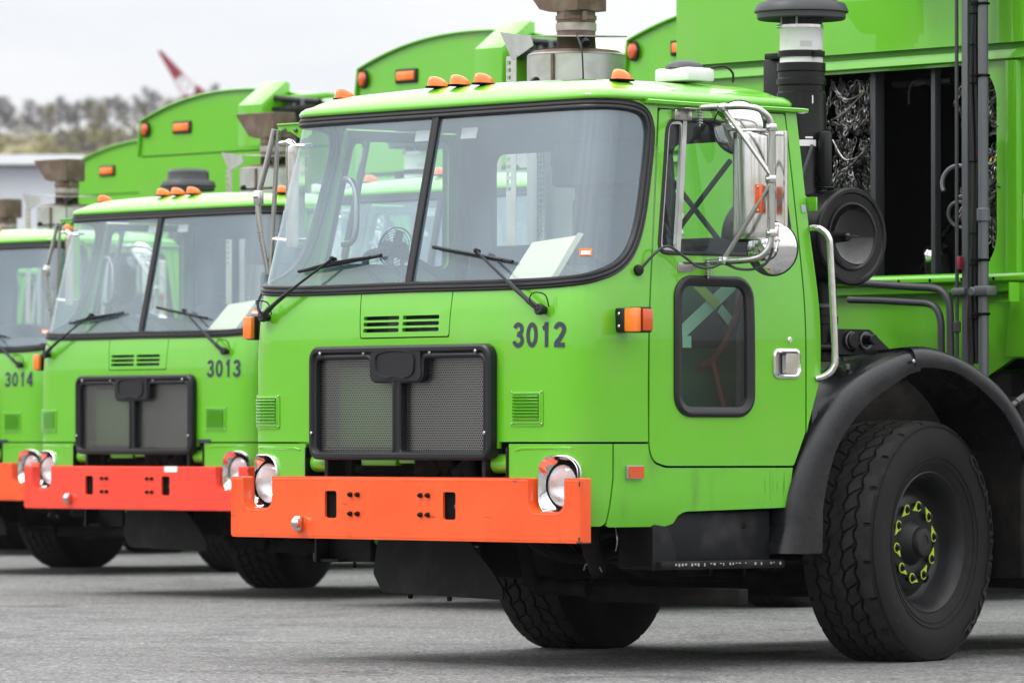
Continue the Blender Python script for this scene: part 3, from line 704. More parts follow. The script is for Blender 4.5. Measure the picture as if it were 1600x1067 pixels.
def hexmesh(poly, pitch=.0118):
    mb = MB(); x0 = min(p[0] for p in poly) - .012; x1 = max(p[0] for p in poly) + .012; z0 = min(p[1] for p in poly) - .012; z1 = max(p[1] for p in poly) + .012
    dy = pitch * math.sqrt(3) / 2; j = 0; z = z0
    grow = inset(poly, -.010)
    while z < z1:
        x = x0 + (pitch / 2 if j % 2 else 0)
        while x < x1:
            if inside((x, z), grow):
                ro = pitch / math.sqrt(3); ri = ro * .81; vs = []
                for k in range(6):
                    a = R_(30 + 60 * k); vs.append((x + ro * math.cos(a), -.004, z + ro * math.sin(a)))
                for k in range(6):
                    a = R_(30 + 60 * k); vs.append((x + ri * math.cos(a), -.004, z + ri * math.sin(a)))
                mb.add(vs, [(k, (k + 1) % 6, 6 + (k + 1) % 6, 6 + k) for k in range(6)])
            x += pitch
        z += dy; j += 1
    return mb
for o_ in (opL, opR):
    h = P('perforated_sheet', hexmesh(o_), 'mesh_steel', gr); h['kind'] = 'stuff'
P('radiator', MB().b2(-.53, .53, .085, .20, .90, 1.34), 'radiator')
P('radiator_shroud', MB().b2(-.50, -.10, .06, .084, .93, 1.27, bev=.02), 'green_dull')
P('hood_liner', MB().b2(-.34, .34, .10, .12, 1.37, 1.6), 'dark_recess')
P('cowl_duct', MB().b2(-.16, -.08, .05, .09, 1.40, 1.50).b2(.0, .2, .06, .09, 1.395, 1.43), 'galv')
# lower opening: tilt hinges and dark machinery
for sg in (1, -1):
    hb = P('tilt_hinge', MB().cyl((sg * .53, .06, .862), (sg * .645, .06, .862), .042, 24), 'green')
    P('hinge_bracket', MB().b2(sg * .500, sg * .525, .0, .14, .74, .93), 'black_paint', hb); P('hinge_bracket', MB().b2(sg * .648, sg * .658, .0, .14, .74, .93), 'black_paint', hb)
    P('front_bracket', MB().b2(sg * .46, sg * .54, .10, .30, .55, .90), 'grime')
P('cross_member', MB().b2(-.60, .60, .16, .26, .62, .76).cyl((-.5, .14, .83), (.3, .14, .83), .025).b2(-.40, .02, .10, .14, .84, .90), 'grime')
P('engine_bracket', MB().b2(-.35, -.12, .06, .10, .85, .895).b2(-.1, .05, .06, .10, .86, .9), 'green')
mb = MB(); random.seed(5)
for k in range(16):
    x = random.uniform(-.05, .42); mb.cyl((x, random.uniform(.08, .14), random.uniform(.78, .90)), (x + random.uniform(-.05, .05), random.uniform(.05, .10), random.uniform(.78, .90)), random.uniform(.012, .04), 12)
P('steering_gear', mb, 'grime')

# ---- bumper
by = -.038
bp = rpoly([(-1.115, .537), (1.150, .537), (1.150, .803), (1.052, .803), (1.052, .664), (.832, .664), (.832, .803), (-.832, .803), (-.832, .664), (-1.030, .664), (-1.030, .800), (-1.115, .800)],
           [.02, .006, .006, .008, .055, .055, .008, .008, .055, .055, .012, .012], 6)
slR = rrect(.297, .378, .626, .742, .012, 4); slL = rrect(-.475, -.396, .626, .742, .012, 4)
mb = panel(FR(by), bp, [slR, slL], .2, lip=.012)
bump = P('bumper', mb, 'orange', sharp=30)
P('rolled_edge', sweep(FR(by), bp, [(-.001, -.058), (-.001, -.012), (.001, -.005), (.005, -.0005), (.011, .0012), (.016, .0006)], step=.2), 'orange', bump, sharp=60)
P('slot_shade_sheet', MB().b2(-.52, -.36, -.018, -.014, .60, .76, bev=0), 'gap_black', bump)  # black sheets stand in for the shade inside the bumper slots
P('slot_shade_sheet', MB().b2(.26, .42, -.018, -.014, .60, .76, bev=0), 'gap_black', bump)
for x in (-.30, -.252, .158, .205):
    for z in (.645, .727): P('bolt', MB().cyl((x, by + .002, z), (x, by - .012, z), .012, 6).cyl((x, by - .01, z), (x, by - .02, z), .007, 10), 'grime', bump)
for x in (-.40, .36): P('tow_pin', MB().cyl((x + .0, -.022, .68), (x + .03, -.022, .68), .012, 12), 'galv', bump)
P('coupling', MB().b2(-.662, -.618, by - .022, by, .566, .634, bev=.008).lathe([(.0, .0), (.022, 0), (.024, .02), (.016, .028), (.0005, .03)], 18, axisM((0, -1, 0), (-.63, by - .02, .602))), 'stainless', bump)
P('paint_chip', MB().b2(1.128, 1.149, by - .0006, by + .02, .5366, .548, bev=0).b2(1.1496, 1.1506, by, .018, .537, .543, bev=0).b2(1.138, 1.149, by - .0016, by, .548, .562, bev=0).b2(1.142, 1.15, by - .0016, by, .77, .79, bev=0), 'chip', bump)
for sg in (1, -1): P('bumper_mount', MB().b2(sg * .40, sg * .48, .03, .5, .60, .74), 'grime', bump)

# ---- number
def stroke_digit(ch):
    """centre lines of one digit in a 1 x 1 cell"""
    def arc(cx, cy, rx, ry, a0, a1, n=18): return [(cx + rx * math.cos(R_(a0 + (a1 - a0) * k / n)), cy + ry * math.sin(R_(a0 + (a1 - a0) * k / n))) for k in range(n + 1)]
    if ch == '0': return [arc(.5, .5, .36, .41, 0, 360, 32)]
    if ch == '1': return [[(.58, .0), (.58, 1.0)], [(.24, .74), (.40, .78), (.52, .87), (.56, .98)]]
    if ch == '2': return [arc(.5, .70, .36, .21, 175, -20, 16) + [(.74, .52), (.50, .33), (.26, .20), (.14, .085)], [(.05, .085), (.92, .085)]]
    if ch == '3': return [arc(.48, .73, .33, .19, 165, -90, 18) + [(.40, .54)], [(.40, .54)] + arc(.48, .30, .37, .215, 90, -170, 20)]
    if ch == '4': return [[(.70, 0), (.70, 1.0)], [(.70, .97), (.10, .36)], [(.05, .30), (.95, .30)]]
def number(body, parent):
    mb = MB(); hgt, cw, wid, stw = .104, .081, .066, .0195
    for i, ch in enumerate(body):
        for li, ln in enumerate(stroke_digit(ch)):
            pts = [Vector((.684 + i * cw + x * wid, 1.344 + y * hgt)) for x, y in ln]; q = []
            for k in range(len(pts) - 1):
                for t in range(3): q.append(pts[k].lerp(pts[k + 1], t / 3))
            q.append(pts[-1]); vs = []
            for k in range(len(q)):
                t = (q[min(k + 1, len(q) - 1)] - q[max(k - 1, 0)]).normalized(); n = Vector((-t.y, t.x)) * stw / 2
                if len(ln) > 30 and k in (0, len(q) - 1): t = Vector((0, 1)); n = Vector((-1, 0)) * stw / 2
                for w_ in (n, -n): a, b = q[k] + w_; vs.append(on(a, b, .0022 + .0003 * li))
            mb.add(vs, [(2 * k, 2 * k + 1, 2 * k + 3, 2 * k + 2) for k in range(len(q) - 1)])
    return mb.build('fleet_number', 'number', parent)

# ---- turn signals on the corners
def signal(x0, x1, y0, y1, sg):
    t = P('turn_signal', MB().b2(x0, x1, y0, y1, 1.402, 1.508, bev=.006), 'black_plastic')
    P('lens', MB().b2(x0 + .004, x1 - .004, y0 - .022, y0 + .004, 1.406, 1.504, bev=.006), 'amber', t)
    P('side_lens', MB().b2(x1 - .004 if sg > 0 else x0 - .012, x1 + .012 if sg > 0 else x0 + .004, y0 + .004, y1 - .006, 1.41, 1.50, bev=.004), 'amber_dark', t)
    return t
t = signal(1.150, 1.238, .226, .285, 1)
P('bracket', MB().b2(1.068, 1.150, .216, .285, 1.404, 1.506, bev=.012), 'black_plastic', t)
P('screw', MB().cyl((1.112, .222, 1.482), (1.112, .210, 1.482), .007, 10), 'chrome', t); P('screw', MB().cyl((1.112, .222, 1.43), (1.112, .210, 1.43), .007, 10), 'chrome', t)
t = signal(-1.165, -1.10, .085, .15, -1)
P('bracket', MB().b2(-1.10, -1.03, .10, .15, 1.41, 1.50, bev=.008), 'black_plastic', t)

# ---- wipers
def on(s, z, o): return skin(s, z) + normal(skin, s, z) * o
def wiper(pv, tip, b0, b1):
    p = on(*pv, .0); n = normal(skin, *pv)
    wp = P('wiper', MB().cyl(p, p + n * .03, .018, 16).cyl(p + n * .02, p + n * .045, .024, 16), 'black_plastic')
    mid = ((pv[0] + tip[0]) / 2, (pv[1] + tip[1]) / 2)
    a = [on(*pv, .035), on(pv[0] * .82 + tip[0] * .18, pv[1] * .82 + tip[1] * .18, .045), on(*mid, .048), on(*tip, .042)]
    P('wiper_arm', MB().tube(catmull(a, 5), [.013] * 5 + [.010] * 5 + [.006] * 6, 8), 'black_plastic', wp)
    P('wiper_blade', MB().tube([on(b0[0] + (b1[0] - b0[0]) * k / 10, b0[1] + (b1[1] - b0[1]) * k / 10, .014) for k in range(11)], .008, 8), 'rubber', wp)
    c = (b0[0] * .5 + b1[0] * .5, b0[1] * .5 + b1[1] * .5)
    yk = [on(b0[0] * .88 + b1[0] * .12, b0[1] * .88 + b1[1] * .12, .020), on(b0[0] * .7 + b1[0] * .3, b0[1] * .7 + b1[1] * .3, .034), on(*c, .040), on(b0[0] * .3 + b1[0] * .7, b0[1] * .3 + b1[1] * .7, .034), on(b0[0] * .12 + b1[0] * .88, b0[1] * .12 + b1[1] * .88, .020)]
    P('blade_yoke', MB().tube(yk, .0065, 6).cyl(on(*tip, .02), on(*tip, .055), .010, 10), 'black_plastic', wp)
    sg = 1 if pv[0] > 0 else -1
    hs = [p + n * .03, p + n * .07 + V(0, 0, .03) + V(-.02, 0, 0) * sg, p + n * .06 + V(0, 0, .065) + V(-.01, 0, 0), p + n * .03 + V(.03, 0, .06), p + n * .02 + V(.045, 0, .01)]
    P('washer_hose', MB().tube(catmull(hs, 5), .003, 6), 'rubber', wp)
wiper((-.94, 1.497), (-.50, 1.735), (-.76, 1.692), (-.20, 1.748))
wiper((.870, 1.497), (.455, 1.745), (.14, 1.775), (.66, 1.700))

# ---- driver's side mirror
mr_ = P('side_mirror', MB().tube(catmull([(1.085, .72, 2.353), (1.20, .73, 2.352), (1.35, .74, 2.346), (1.40, .765, 2.325), (1.42, .795, 2.27), (1.42, .795, 2.1), (1.42, .795, 1.95), (1.42, .795, 1.80), (1.40, .775, 1.735), (1.34, .755, 1.712), (1.20, .73, 1.706), (1.10, .72, 1.704)], 5), .0135, 12), 'steel_tube')
P('diagonal_strut', MB().tube([(1.20, .73, 2.350), (1.42, .79, 2.065)], .0105, 10), 'steel_tube', mr_)
P('diagonal_strut', MB().tube([(1.42, .79, 2.02), (1.20, .73, 1.712)], .0105, 10), 'steel_tube', mr_)
P('hinge_bracket', MB().b2(1.02, 1.045, .60, .70, 2.30, 2.345, bev=.004).b2(1.02, 1.09, .62, .74, 2.345, 2.351, bev=.002), 'steel_tube', mr_)
P('hinge_bracket', MB().b2(1.085, 1.10, .565, .70, 1.66, 1.70, bev=.004).b2(1.085, 1.12, .60, .74, 1.70, 1.706, bev=.002), 'steel_tube', mr_)
for z in (2.325, 1.685):
    mb = MB(); cx = 1.075 if z > 2 else 1.125
    for k in range(6): mb.torus(.011, .0028, rotM(loc=(cx, .715, z - .035 + k * .011)), 14, 6)
    mb.cyl((cx, .715, z - .05), (cx, .715, z + .035), .004, 8); P('hinge_spring', mb, 'steel_tube', mr_)
for (x, y, z) in ((1.20, .728, 2.351), (1.20, .728, 1.709), (1.42, .792, 2.045), (1.42, .795, 2.26), (1.42, .795, 1.82)):
    P('clamp', MB().box((x, y, z), (.045, .03, .035), bev=.008).cyl((x, y - .025, z), (x, y + .02, z), .007, 8), 'stainless', mr_)
# polished mirror housing (its curved back faces forward)
pp = catmull([(-.150, .012), (-.146, -.010), (-.12, -.034), (-.07, -.050), (0, -.055), (.06, -.048), (.085, -.030), (.092, -.012), (.150, -.008), (.150, .012)], 5)
mb = MB(); zz = [1.800, 1.806, 1.83, 2.22, 2.244, 2.250]; sc_ = [.90, .97, 1, 1, .97, .90]
m_ = len(pp); MH = Matrix.Translation((1.285, .862, 0)) @ Matrix.Rotation(R_(18), 4, 'Z'); vs = [MH @ V(p[0] * .84, p[1] * k, z) for z, k in zip(zz, sc_) for p in pp]
fs = [(i * m_ + k, i * m_ + k + 1, (i + 1) * m_ + k + 1, (i + 1) * m_ + k) for i in range(len(zz) - 1) for k in range(m_ - 1)] + [tuple(range(m_))[::-1], tuple((len(zz) - 1) * m_ + k for k in range(m_))]
mb.add(vs, fs); hd = P('mirror_housing', mb, 'mirror_back', mr_, sharp=50)
P('mirror_glass', MB().box((0, .013, 2.025), (.24, .003, .43), M=MH, bev=0), 'chrome', hd)
P('top_cap', MB().box((0, -.005, 1.794), (.24, .03, .012), M=MH, bev=.003), 'black_plastic', hd)
for (x, y, z, r) in ((1.140, .880, 2.275, .112), (1.345, .875, 1.760, .112)):
    cv = P('convex_mirror', MB().lathe([(r, .012), (r + .002, .004), (r, -.003), (r * .93, -.010), (r * .6, -.026), (r * .3, -.035), (.0005, -.038)], 40, axisM((-.42, .90, .04), (x, y, z))), 'chrome', mr_)
    P('rubber_rim', MB().torus(r + .001, .004, axisM((-.42, .90, .04), (x, y, z)), 40, 6), 'gasket', cv)
    mb = MB().cyl((x, y - .06, z), (x, y - .03, z), .018, 14).tube([(x, y - .05, z), (x + .05, y - .05, z - .02), (1.42, .80, z - .03 if z > 2 else z + .05)], .009, 8).box((x - .02, y - .055, z + .02), (.05, .012, .03), bev=.004)
    P('mount', mb, 'stainless', cv)
rf = P('amber_reflector', MB().b2(1.345, 1.390, .770, .778, 1.905, 2.025, bev=.003), 'amber_dark', mr_)
P('rivet', MB().cyl((1.368, .771, 2.014), (1.368, .765, 2.014), .005, 8), 'alu', rf); P('rivet', MB().cyl((1.368, .771, 1.916), (1.368, .765, 1.916), .005, 8), 'alu', rf)
P('cable', MB().tube(catmull([(1.08, .37, 1.672), (1.12, .42, 1.74), (1.14, .47, 1.765), (1.14, .55, 1.73), (1.16, .62, 1.685), (1.18, .68, 1.68), (1.20, .73, 1.698), (1.27, .745, 1.675), (1.34, .77, 1.672), (1.40, .79, 1.70), (1.425, .80, 1.76)], 6), .006, 8), 'grey_pipe', mr_)
P('cable_grommet', MB().lathe([(.002, .03), (.016, .028), (.020, .012), (.024, .006), (.024, -.004)], 16, axisM((.9, -.4, 0), on(1.335, 1.664, .0))), 'rubber', mr_)

# ---- passenger side mirror, further forward on its green bracket
ml = P('side_mirror', MB().tube(catmull([(-1.30, .36, 2.350), (-1.335, .345, 2.20), (-1.375, .33, 2.045), (-1.368, .335, 1.90), (-1.340, .36, 1.705)], 5), .013, 10), 'steel_tube')
P('strut', MB().tube([(-1.285, .37, 2.345), (-1.32, .375, 2.0), (-1.335, .365, 1.70)], .011, 10), 'steel_tube', ml)
P('elbow', MB().box((-1.375, .33, 2.045), (.05, .03, .07), bev=.01).cyl((-1.375, .30, 2.05), (-1.375, .345, 2.05), .009, 8), 'stainless', ml)
P('mirror_bracket', MB().prism(rpoly([(-1.29, 2.368), (-1.05, 2.378), (-1.05, 2.32), (-1.13, 2.30), (-1.20, 2.335), (-1.29, 2.345)], .008), .008, Matrix(((1, 0, 0, 0), (0, 0, 1, .372), (0, 1, 0, 0), (0, 0, 0, 1)))).b2(-1.29, -1.05, .365, .43, 2.366, 2.374, bev=.002), 'green', ml)
P('bolt', MB().cyl((-1.24, .372, 2.345), (-1.24, .358, 2.345), .010, 8), 'galv', ml); P('bolt', MB().cyl((-1.16, .372, 2.340), (-1.16, .358, 2.340), .010, 8), 'galv', ml)
P('arm', MB().tube(catmull([(-1.30, .37, 2.285), (-1.24, .39, 2.29), (-1.20, .40, 2.275), (-1.12, .43, 2.275)], 4), [.010] * 4 + [.018] * 4 + [.009] * 5, 8), 'stainless', ml)
P('arm', MB().tube([(-1.33, .37, 1.86), (-1.25, .40, 1.85), (-1.15, .43, 1.85)], .011, 8), 'stainless', ml)
mb = MB(); m_ = len(pp)
ML = Matrix.Translation((-1.215, .43, .02)) @ Matrix.Rotation(R_(-47), 4, 'Z'); vs = [ML @ V(-p[0] * .78, p[1] * k, z) for z, k in zip(zz, sc_) for p in pp]
mb.add(vs, [tuple(f[::-1]) for f in fs]); hd = P('mirror_housing', mb, 'stainless', ml, sharp=50)
P('mirror_glass', MB().box((0, .014, 2.025), (.22, .003, .43), M=ML, bev=0), 'chrome', hd)
P('cable', MB().tube(catmull([(-1.335, .365, 1.69), (-1.36, .34, 1.62), (-1.38, .33, 1.56), (-1.33, .33, 1.50), (-1.20, .36, 1.48), (-1.09, .38, 1.49)], 5), .006, 8), 'grey_pipe', ml)

# ---- grab handles, tab, small stickers
for sg in (1, -1):
    P('grab_handle', MB().tube(catmull([(sg * 1.125, 1.325, 1.862), (sg * 1.165, 1.335, 1.860), (sg * 1.198, 1.355, 1.825), (sg * 1.205, 1.362, 1.74), (sg * 1.215, 1.378, 1.34), (sg * 1.21, 1.372, 1.265), (sg * 1.185, 1.345, 1.232), (sg * 1.158, 1.325, 1.222)], 6), .015, 12), 'stainless')
P('latch_tab', MB().b2(1.085, 1.165, 1.315, 1.325, 1.935, 1.995, bev=.003).b2(1.085, 1.10, 1.30, 1.325, 1.92, 2.0, bev=.002), 'green')
P('window_label', panel(skin, rrect(2.325, 2.352, 1.930, 1.962, .002), [], .02, lip=0, off=.002), 'sticker_lilac')

# ---- wheels
def tyre_mesh():
    prof = [(-.120, .300), (-.128, .315), (-.140, .345), (-.150, .385), (-.155, .425), (-.152, .465), (-.145, .495), (-.139, .512)]
    NT = 84; tread = [(-.134 + .268 * k / NT) for k in range(NT + 1)]
    rings = [(x, r, False) for x, r in prof] + [(x, .531 - .004 * (abs(x) / .134) ** 4 * 2, True) for x in tread] + [(-x, r, False) for x, r in prof[::-1]]
    # raised rings on the outer wall
    rings = [q for q in rings]
    NA = 600; NP = 40
    def tri(u): u = u % 1; return 4 * abs(u - .5) - 1
    vs = []; m = len(rings)
    for i in range(NA):
        u = i / NA * NP; a = 2 * math.pi * i / NA
        for (x, r, tr) in rings:
            if tr:
                d = 0
                for (g, ph_) in ((-.028, 0), (.028, .5), (-.080, .5), (.080, 0)):
                    if abs(x - g - .0065 * tri(u + ph_)) < .0034: d = 1
                ax = abs(x)
                if .030 < ax < .082 and abs(((u + (.25 if x > 0 else .75) + (ax - .055) * 9) % 1) - .5) < .036: d = max(d, .8)
                if ax > .112 and abs((u * .5 % 1) - .5) < .05: d = max(d, .5)
                if ax < .03 and abs(((u + x * 12) % 1) - .5) < .035: d = max(d, .35)
                r = r - .017 * d
            z = r * math.sin(a)
            if z < -.516: z = -.516
            vs.append((x * 1.24, r * math.cos(a), z))
    fs = [(i * m + k, i * m + k + 1, ((i + 1) % NA) * m + k + 1, ((i + 1) % NA) * m + k) for i in range(NA) for k in range(m - 1)]
    mb = MB(); mb.add(vs, fs); me = mb.mesh('tyre', 'tyre', 30); me.materials.append(MAT['tread_dust'])
    top = [(k % m) >= 8 and (k % m) < m - 8 and math.hypot(v[1], v[2]) > .5215 for k, v in enumerate(vs)]
    for p in me.polygons:
        if all(top[i] or (vs[i][2] < -.51 and 8 <= i % m < m - 8) for i in p.vertices): p.material_index = 1
    return me
TY = tyre_mesh()
def lathe_x(prof, n=48, k=0.0): mb = MB(); mb.lathe([(r, x + (k if x > -.05 else -k)) for x, r in prof], n, Matrix(((0, 0, 1, 0), (0, 1, 0, 0), (-1, 0, 0, 0), (0, 0, 0, 1)))); return mb
rimp = lathe_x([(-.118, .285), (-.122, .304), (-.112, .304), (-.10, .288), (.05, .278), (.10, .288), (.116, .306), (.124, .309), (.127, .304), (.118, .292), (.095, .278), (.06, .270), (.03, .262), (.010, .254), (.0, .240), (.008, .226), (.022, .212), (.034, .198), (.036, .105), (.030, .088)], 48, .030)
wheel0 = None
def wheel(x, y, rz, full=True):
    wh = obj('wheel', RIM if 'RIM' in globals() else None, truck)
    wh.location = (x, y, .516); wh.rotation_euler = (0, 0, rz)
    obj('tyre', TY, wh); obj('hub_cap', HUB, wh)
    if full:
        for k in range(10):
            n = obj('lug_nut', NUT, wh); n.rotation_euler = (R_(36 * k + 8), 0, 0)
            q = obj('nut_indicator', IND[k % 3], wh); q.rotation_euler = (R_(36 * k + 8), 0, 0)
        for k in range(5):
            q = obj('hand_hole', HOLE, wh); q.rotation_euler = (R_(72 * k + 30), 0, 0)
        lt = obj('sidewall_lettering', LET, wh)
        obj('sidewall_rib', RIB, wh)
    return wh
RIM = rimp.mesh('rim', 'rim', 40)
HUB = lathe_x([(.03, .105), (.045, .098), (.060, .084), (.075, .076), (.080, .068), (.094, .066), (.104, .060), (.107, .048), (.107, .030), (.103, .028), (.103, .0005)], 36, .030).mesh('hub_cap', 'rim', 35)
NUT = MB().cyl((.062, .158, 0), (.090, .158, 0), .0165, 6, .002).cyl((.088, .158, 0), (.104, .158, 0), .0105, 12, .003).mesh('lug_nut', 'rim')
IND = []
for k in range(3):
    ang = R_((100, 80, 120)[k]); pts = []
    for i in range(17):
        a = R_(40 + 280 * i / 16); pts.append((.0225 * math.cos(a), .0225 * math.sin(a)))
    pts.append((.052, 0)); inn = [(.0178 * math.cos(R_(360 * i / 16)), .0178 * math.sin(R_(360 * i / 16))) for i in range(16)]
    c_, s_ = math.cos(ang), math.sin(ang)
    Sx = lambda a, b, c_=c_, s_=s_: Vector((.088, .158 + a * c_ - b * s_, a * s_ + b * c_))
    IND.append(panel(Sx, pts, [inn], .02, lip=.004).mesh('nut_indicator', 'lime'))
HOLE = MB().lathe([(.0005, 0), (.020, .0), (.023, -.004)], 18, Matrix(((0, 0, 1, .040), (0, 1.0, 0, .236), (-1.0, 0, 0, 0), (0, 0, 0, 1)))).mesh('hand_hole', 'gap_black')
def wall(a, b):           # outer sidewall: a = angle measured clockwise from the top seen from outside, b = radius
    x = .194 - 1.86 * (b - .43) ** 2
    return Vector((x, b * math.sin(a), b * math.cos(a)))
LET = text_mesh('CONTINENTAL', wall, .66, .452, .046, 1.95, out=.0025, bold=.03, depth=.002); LET.materials.append(MAT['letter_rubber'])
rib = MB()
for r_, t_ in ((.350, .0022), (.372, .0018), (.500, .002), (.506, .002)):
    x_ = .150 if r_ < .36 else (.1555 if r_ < .4 else .1445)
    if r_ < .36: x_ = .1425
    elif r_ < .4: x_ = .149
    rib.torus(r_, t_, Matrix(((0, 0, 1, x_ * 1.24), (0, 1, 0, 0), (-1, 0, 0, 0), (0, 0, 0, 1))), 120, 5)
RIB = rib.mesh('sidewall_rib', 'tyre')
STEER = R_(13)
wheel(.968, 2.02, STEER); wheel(-1.06, 2.02, math.pi + STEER, True)
for y in (6.35, 7.70):
    for sg in (1, -1): wheel(sg * .96, y, 0 if sg > 0 else math.pi, False)

# ---- fenders
fo = [(1.10, .480), (1.132, .60), (1.163, .763), (1.279, .980), (1.453, 1.172), (1.688, 1.297), (1.926, 1.355), (2.168, 1.315), (2.412, 1.206), (2.576, 1.052), (2.66, .90)]
fi = [(1.324, .480), (1.328, .60), (1.336, .708), (1.414, .926), (1.570, 1.090), (1.767, 1.201), (1.926, 1.258), (2.167, 1.232), (2.412, 1.093), (2.535, .953), (2.60, .84)]
def fender(sg, a, b, grow, name):
    O = [Vector((0, y, z)) for y, z in fo]; I = [Vector((0, y, z)) for y, z in fi]
    O = catmull(O, 5)[a:b]; I = catmull(I, 5)[a:b]; rows = []
    for (x, k, g_) in ((.70, .0, -.03), (1.0, .0, -.012), (1.12, .0, -.004), (1.165, .04, 0), (1.190, .18, 0), (1.200, .40, 0), (1.200, .80, 0), (1.192, 1.0, 0), (1.15, 1.0, .03), (.80, .75, .02)):
        row = []
        for i, (o, q) in enumerate(zip(O, I)):
            p = o.lerp(q, k); d = Vector((0, p.y - 1.98, p.z - .6)).normalized()
            p = p + d * (g_ + grow); row.append((sg * (x + grow * .4), p.y, p.z))
        rows.append(row)
    m = len(rows[0]); vs = [p for r in rows for p in r]
    fs = [(i * m + k, i * m + k + 1, (i + 1) * m + k + 1, (i + 1) * m + k) for i in range(len(rows) - 1) for k in range(m - 1)]
    fs += [tuple(i * m for i in range(len(rows))), tuple(i * m + m - 1 for i in range(len(rows)))[::-1]]
    mb = MB(); mb.add(vs, fs); return P(name, mb, 'fender_rubber', sharp=55)
for sg in (1, -1):
    ff = fender(sg, 0, 31, 0, 'fender'); fr_ = fender(sg, 29, 51, .014, 'fender')
    P('bolt', MB().cyl((sg * 1.20, 1.86, 1.30), (sg * 1.222, 1.86, 1.30), .010, 8), 'steel_tube', fr_)
    P('bolt', MB().cyl((sg * .95, 1.70, 1.30), (sg * .95, 1.70, 1.325), .012, 8), 'galv', ff); P('bolt', MB().cyl((sg * 1.05, 1.62, 1.262), (sg * 1.05, 1.62, 1.288), .012, 8), 'galv', ff)
    P('inner_guard', MB().b2(sg * .78, sg * 1.14, 2.62, 2.66, .35, 1.15, bev=.01), 'grime', fr_)
# bracket carrying the fender
fb = P('fender_bracket', MB().prism(rpoly([(1.62, 1.33), (1.98, 1.33), (1.82, 1.44), (1.62, 1.44)], .01), .012, Matrix(((0, 0, 1, .98), (1, 0, 0, 0), (0, 1, 0, 0), (0, 0, 0, 1)))), 'black_paint')
P('bracket_tube', MB().cyl((.55, 1.70, 1.39), (1.02, 1.70, 1.39), .035).cyl((1.0, 1.78, 1.395), (1.06, 1.78, 1.395), .024).cyl((.80, 1.45, 1.36), (1.0, 1.72, 1.36), .02), 'black_paint', fb)
for y in (1.70, 1.79): P('u_bolt', MB().torus(.034, .006, rotM(ry=R_(90), loc=(1.0, y, 1.39)), 18, 6), 'galv', fb)
mb = MB(); random.seed(8)
for k in range(6):
    o_ = random.uniform(-.03, .03); q = random.uniform(-.02, .02)
    mb.tube(catmull([(.86 + o_, 1.40, 1.06 + q), (.88 + o_, 1.60, 1.16 + q), (.90, 1.78 + o_, 1.22 + q), (.80, 2.02 + o_, 1.24 + o_)], 5), .012, 7)
P('hose_bundle', mb, 'rubber')

# ---- steps
for sg in (1, -1):
    st = P('step_box', MB().b2(sg * .80, sg * 1.085, .50, 1.12, .42, .66, bev=.01), 'step_black')
    P('side_plate', MB().prism(rpoly([(.42, .415), (.56, .43), (.545, .53), (.50, .60), (.42, .61)], .015), .01, Matrix(((0, 0, 1, sg * 1.088), (1, 0, 0, 0), (0, 1, 0, 0), (0, 0, 0, 1)))), 'step_black', st)
    mb = MB().b2(sg * .95, sg * 1.125, .44, 1.165, .420, .432, bev=.003).b2(sg * 1.10, sg * 1.128, .44, 1.165, .424, .456, bev=.006)
    tr = P('tread_plate', mb, 'step_black', st)
    mb = MB(); random.seed(3)
    for k in range(34):
        y = .52 + k * .0185
        if random.random() < .75: mb.b2(sg * 1.1285, sg * 1.1295, y, y + random.uniform(.005, .012), .437 + random.uniform(-.004, .006), .446, bev=0)
    P('edge_glints', mb, 'alu', tr)  # bright flecks along the step edge imitate small highlights
    [P('bolt', MB().cyl((sg * 1.05, y, .425), (sg * 1.05, y, .39), .007, 8), 'grime', st) for y in (.62, .80, 1.0)]

# ---- chassis and running gear
for sg in (1, -1):
    P('frame_rail', MB().b2(sg * .40, sg * .48, .30, 9.2, .66, .92, bev=.008), 'grime')
    P('leaf_spring', MB().b2(sg * .47, sg * .55, 1.25, 2.75, .46, .50).b2(sg * .47, sg * .55, 1.45, 2.5, .50, .53).b2(sg * .47, sg * .55, 1.65, 2.35, .53, .56), 'grime')
    P('spring_hanger', MB().b2(sg * .46, sg * .56, 1.18, 1.30, .48, .80, bev=.02).b2(sg * .46, sg * .56, 2.70, 2.82, .48, .80, bev=.02), 'grime')
    P('shock_absorber', MB().cyl((sg * .80, 1.78, .34), (sg * .80, 1.66, .62), .04).cyl((sg * .80, 1.68, .58), (sg * .80, 1.60, .80), .055), 'grime')
    P('kingpin', MB().cyl((sg * .86, 2.0, .38), (sg * .86, 2.0, .66), .055).cyl((sg * .82, 2.0, .52), (sg * .97, 2.03, .516), .09), 'grime')
P('front_axle', MB().tube(catmull([(-.90, 2.0, .46), (-.78, 2.0, .42), (-.66, 2.0, .33), (-.4, 2.0, .315), (.4, 2.0, .315), (.66, 2.0, .33), (.78, 2.0, .42), (.90, 2.0, .46)], 5), .05, 10).b2(-.62, .62, 1.94, 2.06, .275, .355, bev=.015), 'grime')
P('tie_rod', MB().cyl((-.80, 1.72, .36), (.80, 1.72, .36), .028).cyl((-.84, 1.74, .36), (-.70, 1.72, .36), .04), 'grime')
P('drag_link', MB().tube([(.62, .70, .55), (.68, 1.5, .42), (.70, 1.75, .40)], .026, 10).cyl((.55, .62, .40), (.64, .66, .72), .05), 'grime')
P('engine', MB().b2(-.36, .36, .40, 1.9, .62, 1.30, bev=.05).b2(-.24, .24, .60, 1.7, .36, .64, bev=.07, seg=3).cyl((0, .30, .78), (0, .42, .78), .22), 'grime')
P('transmission', MB().cyl((0, 1.9, .80), (0, 2.9, .74), .24).b2(-.25, .25, 2.0, 2.5, .42, .70, bev=.05), 'grime')
P('drive_shaft', MB().cyl((0, 2.9, .70), (0, 6.3, .52), .07), 'grime')
